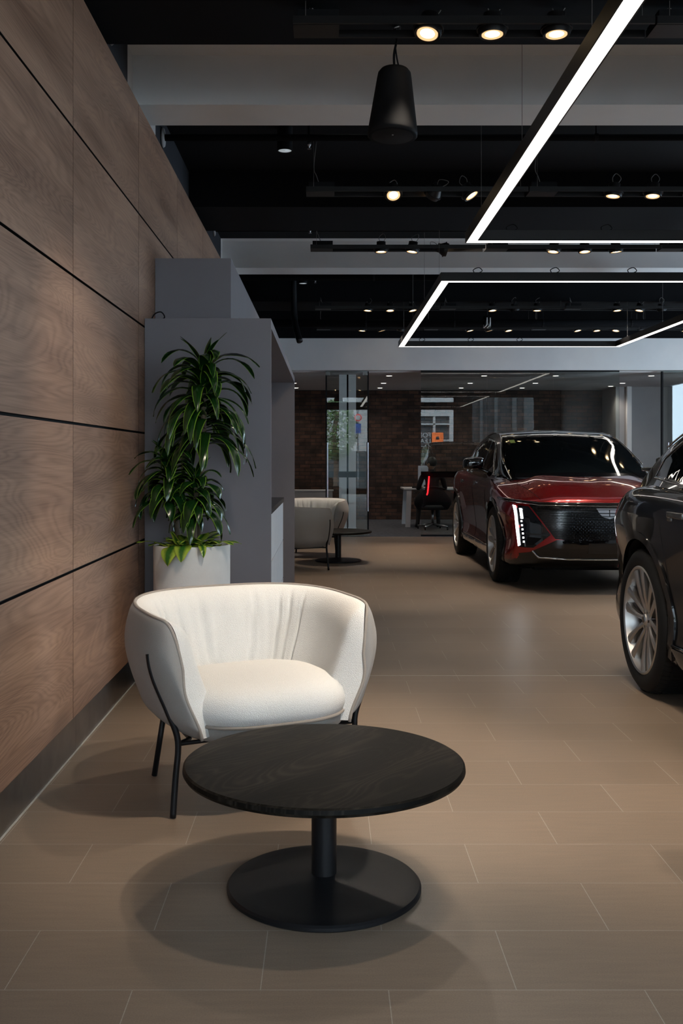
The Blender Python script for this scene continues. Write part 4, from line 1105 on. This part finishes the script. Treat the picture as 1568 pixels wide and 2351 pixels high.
def make_car(label, loc, rz, paint, lit):
    t = thing('car', label, 'car', loc, rz)
    # ---- lower body
    ys = [0.0, .012, .035, .07, .12, .2, .3] + [.3 + .1 * k for k in range(1, 45)] + [4.8, 4.87, 4.93, 4.965, 4.99, 5.0]
    ins = {0.0: .055, .012: .032, .035: .014, .07: .004, 5.0: .055, 4.99: .03, 4.965: .012, 4.93: .004}
    ys = sorted(set(round(y, 4) for y in ys))
    bm = loft([(y, car_section(y, ins.get(y, 0))) for y in ys])
    for v in bm.verts: v.co = body_bend(v.co)
    bmesh.ops.recalc_face_normals(bm, faces=bm.faces)
    body = finish('body', bm, paint, t, angle=42)
    full = bvh_of(body)
    cut = []
    for y in (AX_F, AX_R):
        for sx in (-1, 1):
            b2 = bmesh.new(); lathe(b2, [(0, -.34), (.443, -.34), (.443, .34), (0, .34)], (sx * .98, y, WR + .01), 64, axis='x')
            bmesh.ops.remove_doubles(b2, verts=b2.verts, dist=1e-5); bmesh.ops.recalc_face_normals(b2, faces=b2.faces)
            c = finish('cutter', b2, M['black_matt'], t); cut.append(c)
    apply_bool(body, cut)
    body.data.materials.append(M['gloss_black'])
    for f in body.data.polygons:
        f.use_smooth = True
        if f.center.z < .30: f.material_index = 1
    body.data.set_sharp_from_angle(angle=R(42))
    for y in (AX_F, AX_R):
        for sx in (-1, 1):
            b2 = bmesh.new(); n = 40; rows = []
            for k in range(n + 1):
                a = R(-32 + 244 * k / n)
                rows.append([b2.verts.new((sx * x_, y + .438 * math.cos(a), WR + .01 + .438 * math.sin(a))) for x_ in (.965, .648)])
            for A, B in zip(rows[:-1], rows[1:]): b2.faces.new((A[0], A[1], B[1], B[0]))
            b2.faces.new([r_[1] for r_ in rows])
            # trim liner edge to the body skin
            for v in b2.verts:
                if abs(v.co.x) > .9:
                    h = full.ray_cast(Vector((sx * 3, v.co.y, max(v.co.z, .24))), Vector((-sx, 0, 0)))
                    if h[0] is not None: v.co.x = h[0].x - sx * .012
            finish('wheel_liner', b2, M['black_matt'], t)
    # ---- greenhouse
    gy = [.85, .87] + [.93 + .08 * k for k in range(50)] + [4.95, 4.97]
    bm = loft([(y, glass_section(y)) for y in gy])
    for v in bm.verts: v.co = glass_bend(v.co)
    bmesh.ops.recalc_face_normals(bm, faces=bm.faces)
    gh = finish('roof', bm, M['gloss_black'], t, angle=50)
    gb = bvh_of(gh)
    wind = [(-.795, 1.14), (-.79, 1.155), (-.70, 1.36), (-.615, 1.555), (-.3, 1.588), (0, 1.596), (.3, 1.588), (.615, 1.555), (.70, 1.36), (.79, 1.155), (.795, 1.14), (0, 1.15)]
    decal('windshield', wind, gb, 'front', M['car_glass'], t, .003, 6, .012, maxlen=.09)
    win = [(1.78, 1.13), (2.02, 1.26), (2.32, 1.44), (2.55, 1.50), (3.1, 1.53), (3.6, 1.485), (4.05, 1.385), (4.30, 1.29), (4.36, 1.20), (3.4, 1.155), (2.4, 1.135)]
    for s_ in ('left', 'right'):
        decal('side_window', win, gb, s_, M['car_glass'], t, .003, 6, .012, maxlen=.1)
        surf_tube('window_trim', lerp_poly([(1.68, 1.118), (2.4, 1.120), (3.4, 1.140), (4.40, 1.185), (4.33, 1.30), (4.07, 1.40), (3.6, 1.50), (3.1, 1.545), (2.53, 1.515), (2.30, 1.455), (1.98, 1.26), (1.68, 1.118)], 5), s_, gb, .006, M['chrome'], t, .003)
        for yy in (2.72, 3.72):
            decal('window_pillar', [(yy, 1.14), (yy + .07, 1.14), (yy + .02, 1.51 if yy < 3 else 1.44), (yy - .03, 1.51 if yy < 3 else 1.45)], gb, s_, M['gloss_black'], t, .006, 4, .012)
    rear_w = [(-.58, 1.26), (-.52, 1.43), (0, 1.51), (.52, 1.43), (.58, 1.26), (0, 1.25)]
    decal('rear_window', rear_w, gb, 'rear', M['car_glass'], t, .003, 6, .012, maxlen=.09)
    # roof edge bright lines
    for sx in (-1, 1):
        bm = bmesh.new(); pts = []
        for k in range(30):
            y = 1.3 + k * .11; T = interp(GT_, y); B = interp(GB_, y); x = B - max(0, T - .045 - 1.0) * .40 - .01
            pts.append(glass_bend(Vector((sx * x, y, T - .026))))
        tube(bm, pts, .006, 6); finish('roof_rail', bm, M['chrome'], t, True)
    bm = bmesh.new(); bx(bm, -.69, .69, 4.82, 5.03, 1.235, 1.262, .008)
    for v in bm.verts: v.co.y -= .20 * abs(v.co.x) ** 2; v.co.z -= .04 * abs(v.co.x) ** 2
    finish('rear_spoiler', bm, paint, t, True)
    # interior hints: sticker on the screen
    decal('inspection_sticker', [(-.60, 1.475), (-.545, 1.478), (-.545, 1.515), (-.60, 1.512)], gb, 'front', simple('yellow_sticker', (.45, .55, .12), .6), t, .006, 2, .004)
    # ---- front fascia
    GB = M['gloss_black']
    decal('grille', [(-.745, .845), (-.70, .860), (0, .864), (.70, .860), (.745, .845), (.64, .70), (.515, .52), (.40, .51), (0, .505), (-.40, .51), (-.515, .52), (-.64, .70)], full, 'front', M['grille'], t, .006, 6, .02, maxlen=.08)
    bm_l = []
    for k in range(9):
        z = .80 - .028 * k; hw = .60 - .028 * k * 1.0
        surf_tube('grille_line', lerp_poly([(-hw, z), (0, z - .012), (hw, z)], 10), 'front', full, .0022, M['black_matt'], t, .007)
    surf_tube('hood_line_trim', lerp_poly([(-.955, .893), (-.66, .862), (-.3, .858), (0, .857), (.3, .858), (.66, .862), (.955, .893)], 10), 'front', full, .013, GB, t, .004, 10)
    surf_tube('front_light_line', lerp_poly([(-.93, .876), (-.66, .845), (0, .838), (.66, .845), (.93, .876)], 10), 'front', full, .0035, M['chrome'], t, .012)
    decal('lower_bumper', [(-.50, .512), (.50, .512), (.66, .43), (.74, .385), (.90, .36), (.90, .27), (-.90, .27), (-.90, .36), (-.74, .385), (-.66, .43)], full, 'front', GB, t, .007, 6, .02, maxlen=.09)
    surf_tube('chrome_strip', lerp_poly([(-.72, .40), (-.66, .335), (-.4, .322), (0, .32), (.4, .322), (.66, .335), (.72, .40)], 10), 'front', full, .010, M['chrome'], t, .012)
    decal('number_plate_bracket', [(-.20, .38), (.20, .38), (.20, .48), (-.20, .48)], full, 'front', M['cladding'], t, .014, 3, .02)
    # crest: a broad shield outline with bars, as on the photo
    em = bpy.data.objects.new('badge', None); COL.objects.link(em); em.parent = t
    for q in ([(-.115, .80), (-.005, .80), (-.005, .773), (-.10, .773)], [(.115, .80), (.005, .80), (.005, .773), (.10, .773)], [(-.096, .765), (-.005, .765), (-.005, .742), (-.075, .742)], [(.096, .765), (.005, .765), (.005, .742), (.075, .742)], [(-.065, .734), (0, .734), (0, .715)], [(.065, .734), (0, .734), (0, .715)], [(-.125, .815), (.125, .815), (.118, .806), (-.118, .806)]):
        o_ = decal('badge_segment', q, full, 'front', M['badge'], em, .014, 2, .01)
    for s_ in (1, -1):
        g = (lambda P: [(a * .968, b) for a, b in P]) if s_ > 0 else (lambda P: [(-a * .968, b) for a, b in P])
        hl = bpy.data.objects.new('headlamp', None); COL.objects.link(hl); hl.parent = t
        decal('lamp_housing', g([(-.915, .845), (-.775, .83), (-.575, .56), (-.735, .43), (-.865, .43)]), full, 'front', M['gloss_black'], hl, .008, 5, .02)
        decal('light_bar', g([(-.910, .84), (-.888, .836), (-.853, .45), (-.872, .44)]), full, 'front', M['headlamp'] if lit else M['paper'], hl, .016, 5, .012)
        decal('main_beam', g([(-.858, .812), (-.838, .808), (-.828, .71), (-.848, .71)]), full, 'front', M['headlamp_hot'] if lit else M['paper'], hl, .016, 3, .012)
        for k in range(6):
            xx = -.842 + .004 * k; zz = .685 - k * .040
            decal('lamp_led', g([(xx - .006, zz - .008), (xx + .006, zz - .008), (xx + .006, zz + .008), (xx - .006, zz + .008)]), full, 'front', M['headlamp'] if lit else M['paper'], hl, .016, 1, .01)
        decal('clear_edge', g(strip([(-.815, .50), (-.808, .44)], .012)), full, 'front', M['steel'], hl, .014, 3, .01)
        decal('lamp_fin', g([(-.80, .575), (-.60, .560), (-.60, .548), (-.80, .560)]), full, 'front', M['cladding'], hl, .016, 3, .02)
        decal('side_intake', g([(-.79, .535), (-.66, .525), (-.74, .455), (-.80, .455)]), full, 'front', M['black_matt'], hl, .012, 3, .02)
    # ---- sides
    for s_, sx in (('left', -1), ('right', 1)):
        for ya in (AX_F, AX_R):
            n = 40; up, dn = [], []
            for k in range(n + 1):
                a = R(-18 + 216 * k / n)
                up.append((ya + .485 * math.cos(a), WR + .01 + .482 * math.sin(a))); dn.append((ya + .440 * math.cos(a), WR + .01 + .440 * math.sin(a)))
            decal('arch_moulding', up + dn[::-1], full, s_, M['gloss_black'] if paint != M['black_paint'] else paint, t, .010, 3, .03, maxlen=.09)
        decal('sill_cladding', [(1.42, .22), (3.58, .22), (3.60, .33), (1.40, .33)], full, s_, M['gloss_black'], t, .01, 5, .02, maxlen=.12)
        surf_tube('sill_trim', lerp_poly([(1.42, .345), (3.56, .345)], 14), s_, full, .008, M['chrome'], t, .012)
        for ya in (2.45, 3.50):
            h = full.ray_cast(Vector((sx * 3, ya, 1.00)), Vector((-sx, 0, 0)))
            if h[0] is not None:
                hx = h[0].x
                bm = bmesh.new(); x0, x1 = sorted((hx - sx * .01, hx + sx * .012)); bx(bm, x0, x1, ya - .11, ya + .11, .995, 1.027, .006)
                bx(bm, x0, x1, ya - .11 + .15, ya + .10, .978, .998, .004)
                finish('door_handle', bm, M['handle'], t, True)
        for ya, za in ((1.55, .0), (2.62, 0), (3.62, 0)):
            surf_tube('door_gap', lerp_poly([(ya + (.02 if ya < 3.5 else .10), .98), (ya, .7), (ya, .36 if ya < 3.5 else .62)], 6), s_, full, .0028, M['black_matt'], t, .0)
    # bonnet shut lines
    for sx in (-1, 1):
        surf_tube('bonnet_gap', [(sx * (.63 + .012 * k), .17 + .08 * k) for k in range(13)], 'top', full, .003, M['black_matt'], t, .0)
    # mirrors
    for sx in (-1, 1):
        mr = bpy.data.objects.new('door_mirror', None); COL.objects.link(mr); mr.parent = t; mr.location = (sx * 1.085, 1.62, 1.245)
        bm = bmesh.new(); bmesh.ops.create_uvsphere(bm, u_segments=24, v_segments=16, radius=1)
        for v in bm.verts:
            x, y, z = v.co; p_ = .55
            v.co = Vector((math.copysign(abs(x) ** p_, x) * .115, math.copysign(abs(y) ** .7, y) * .085, math.copysign(abs(z) ** p_, z) * .068 - .012 * x * sx))
        finish('mirror_cap', bm, M['gloss_black'], mr, True)
        bm = bmesh.new(); tube(bm, spline([(-.105, -.07, .045), (.0, -.085, .058), (.09, -.07, .054), (.112, -.04, .03), (.115, -.03, -.03)] if sx < 0 else [(.105, -.07, .045), (.0, -.085, .058), (-.09, -.07, .054), (-.112, -.04, .03), (-.115, -.03, -.03)], 4), .005, 6); finish('mirror_trim', bm, M['chrome'], mr, True)
        bm = bmesh.new(); tube(bm, [(-sx * .06, .0, -.05), (-sx * .16, .02, -.10), (-sx * .20, .03, -.13)], [.022, .026, .03], 10); finish('mirror_arm', bm, M['gloss_black'], mr, True)
        bm = bmesh.new(); bx(bm, -.09, .09, .078, .084, -.05, .05, .002); finish('mirror_glass', bm, M['chrome'], mr)
    # tail lamps
    for s_ in (1, -1):
        g = (lambda P: P) if s_ > 0 else mir
        surf_tube('tail_lamp', lerp_poly([(-s_ * .82, .96), (-s_ * .835, .80), (-s_ * .85, .65), (-s_ * .865, .61)], 8), 'rear', full, .013, M['tail_on'] if lit else M['tail_off'], t, .008, 8)
        decal('tail_lamp_upper', g(strip([(-.62, 1.03), (-.80, .99)], .02)), full, 'rear', M['tail_off'], t, .01, 4, .02)
    decal('rear_bumper', [(-.90, .30), (.90, .30), (.86, .48), (-.86, .48)], full, 'rear', M['gloss_black'], t, .01, 5, .02, maxlen=.1)
    for sx in (-1, 1):
        for y in (AX_F, AX_R): make_wheel(t, sx * .980, y, sx)
    bm = bmesh.new(); bx(bm, -.62, .62, .5, 4.4, .17, .215); finish('underbody', bm, M['black_matt'], t)
    return t
M['badge'] = simple('badge_silver', (.75, .80, .88), .25, metal=.6, noise=0)
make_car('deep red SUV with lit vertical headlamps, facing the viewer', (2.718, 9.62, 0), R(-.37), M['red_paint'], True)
make_car('glossy black SUV at the right edge, rear wheel showing', (2.722, 1.535, 0), R(0), M['black_paint'], False)
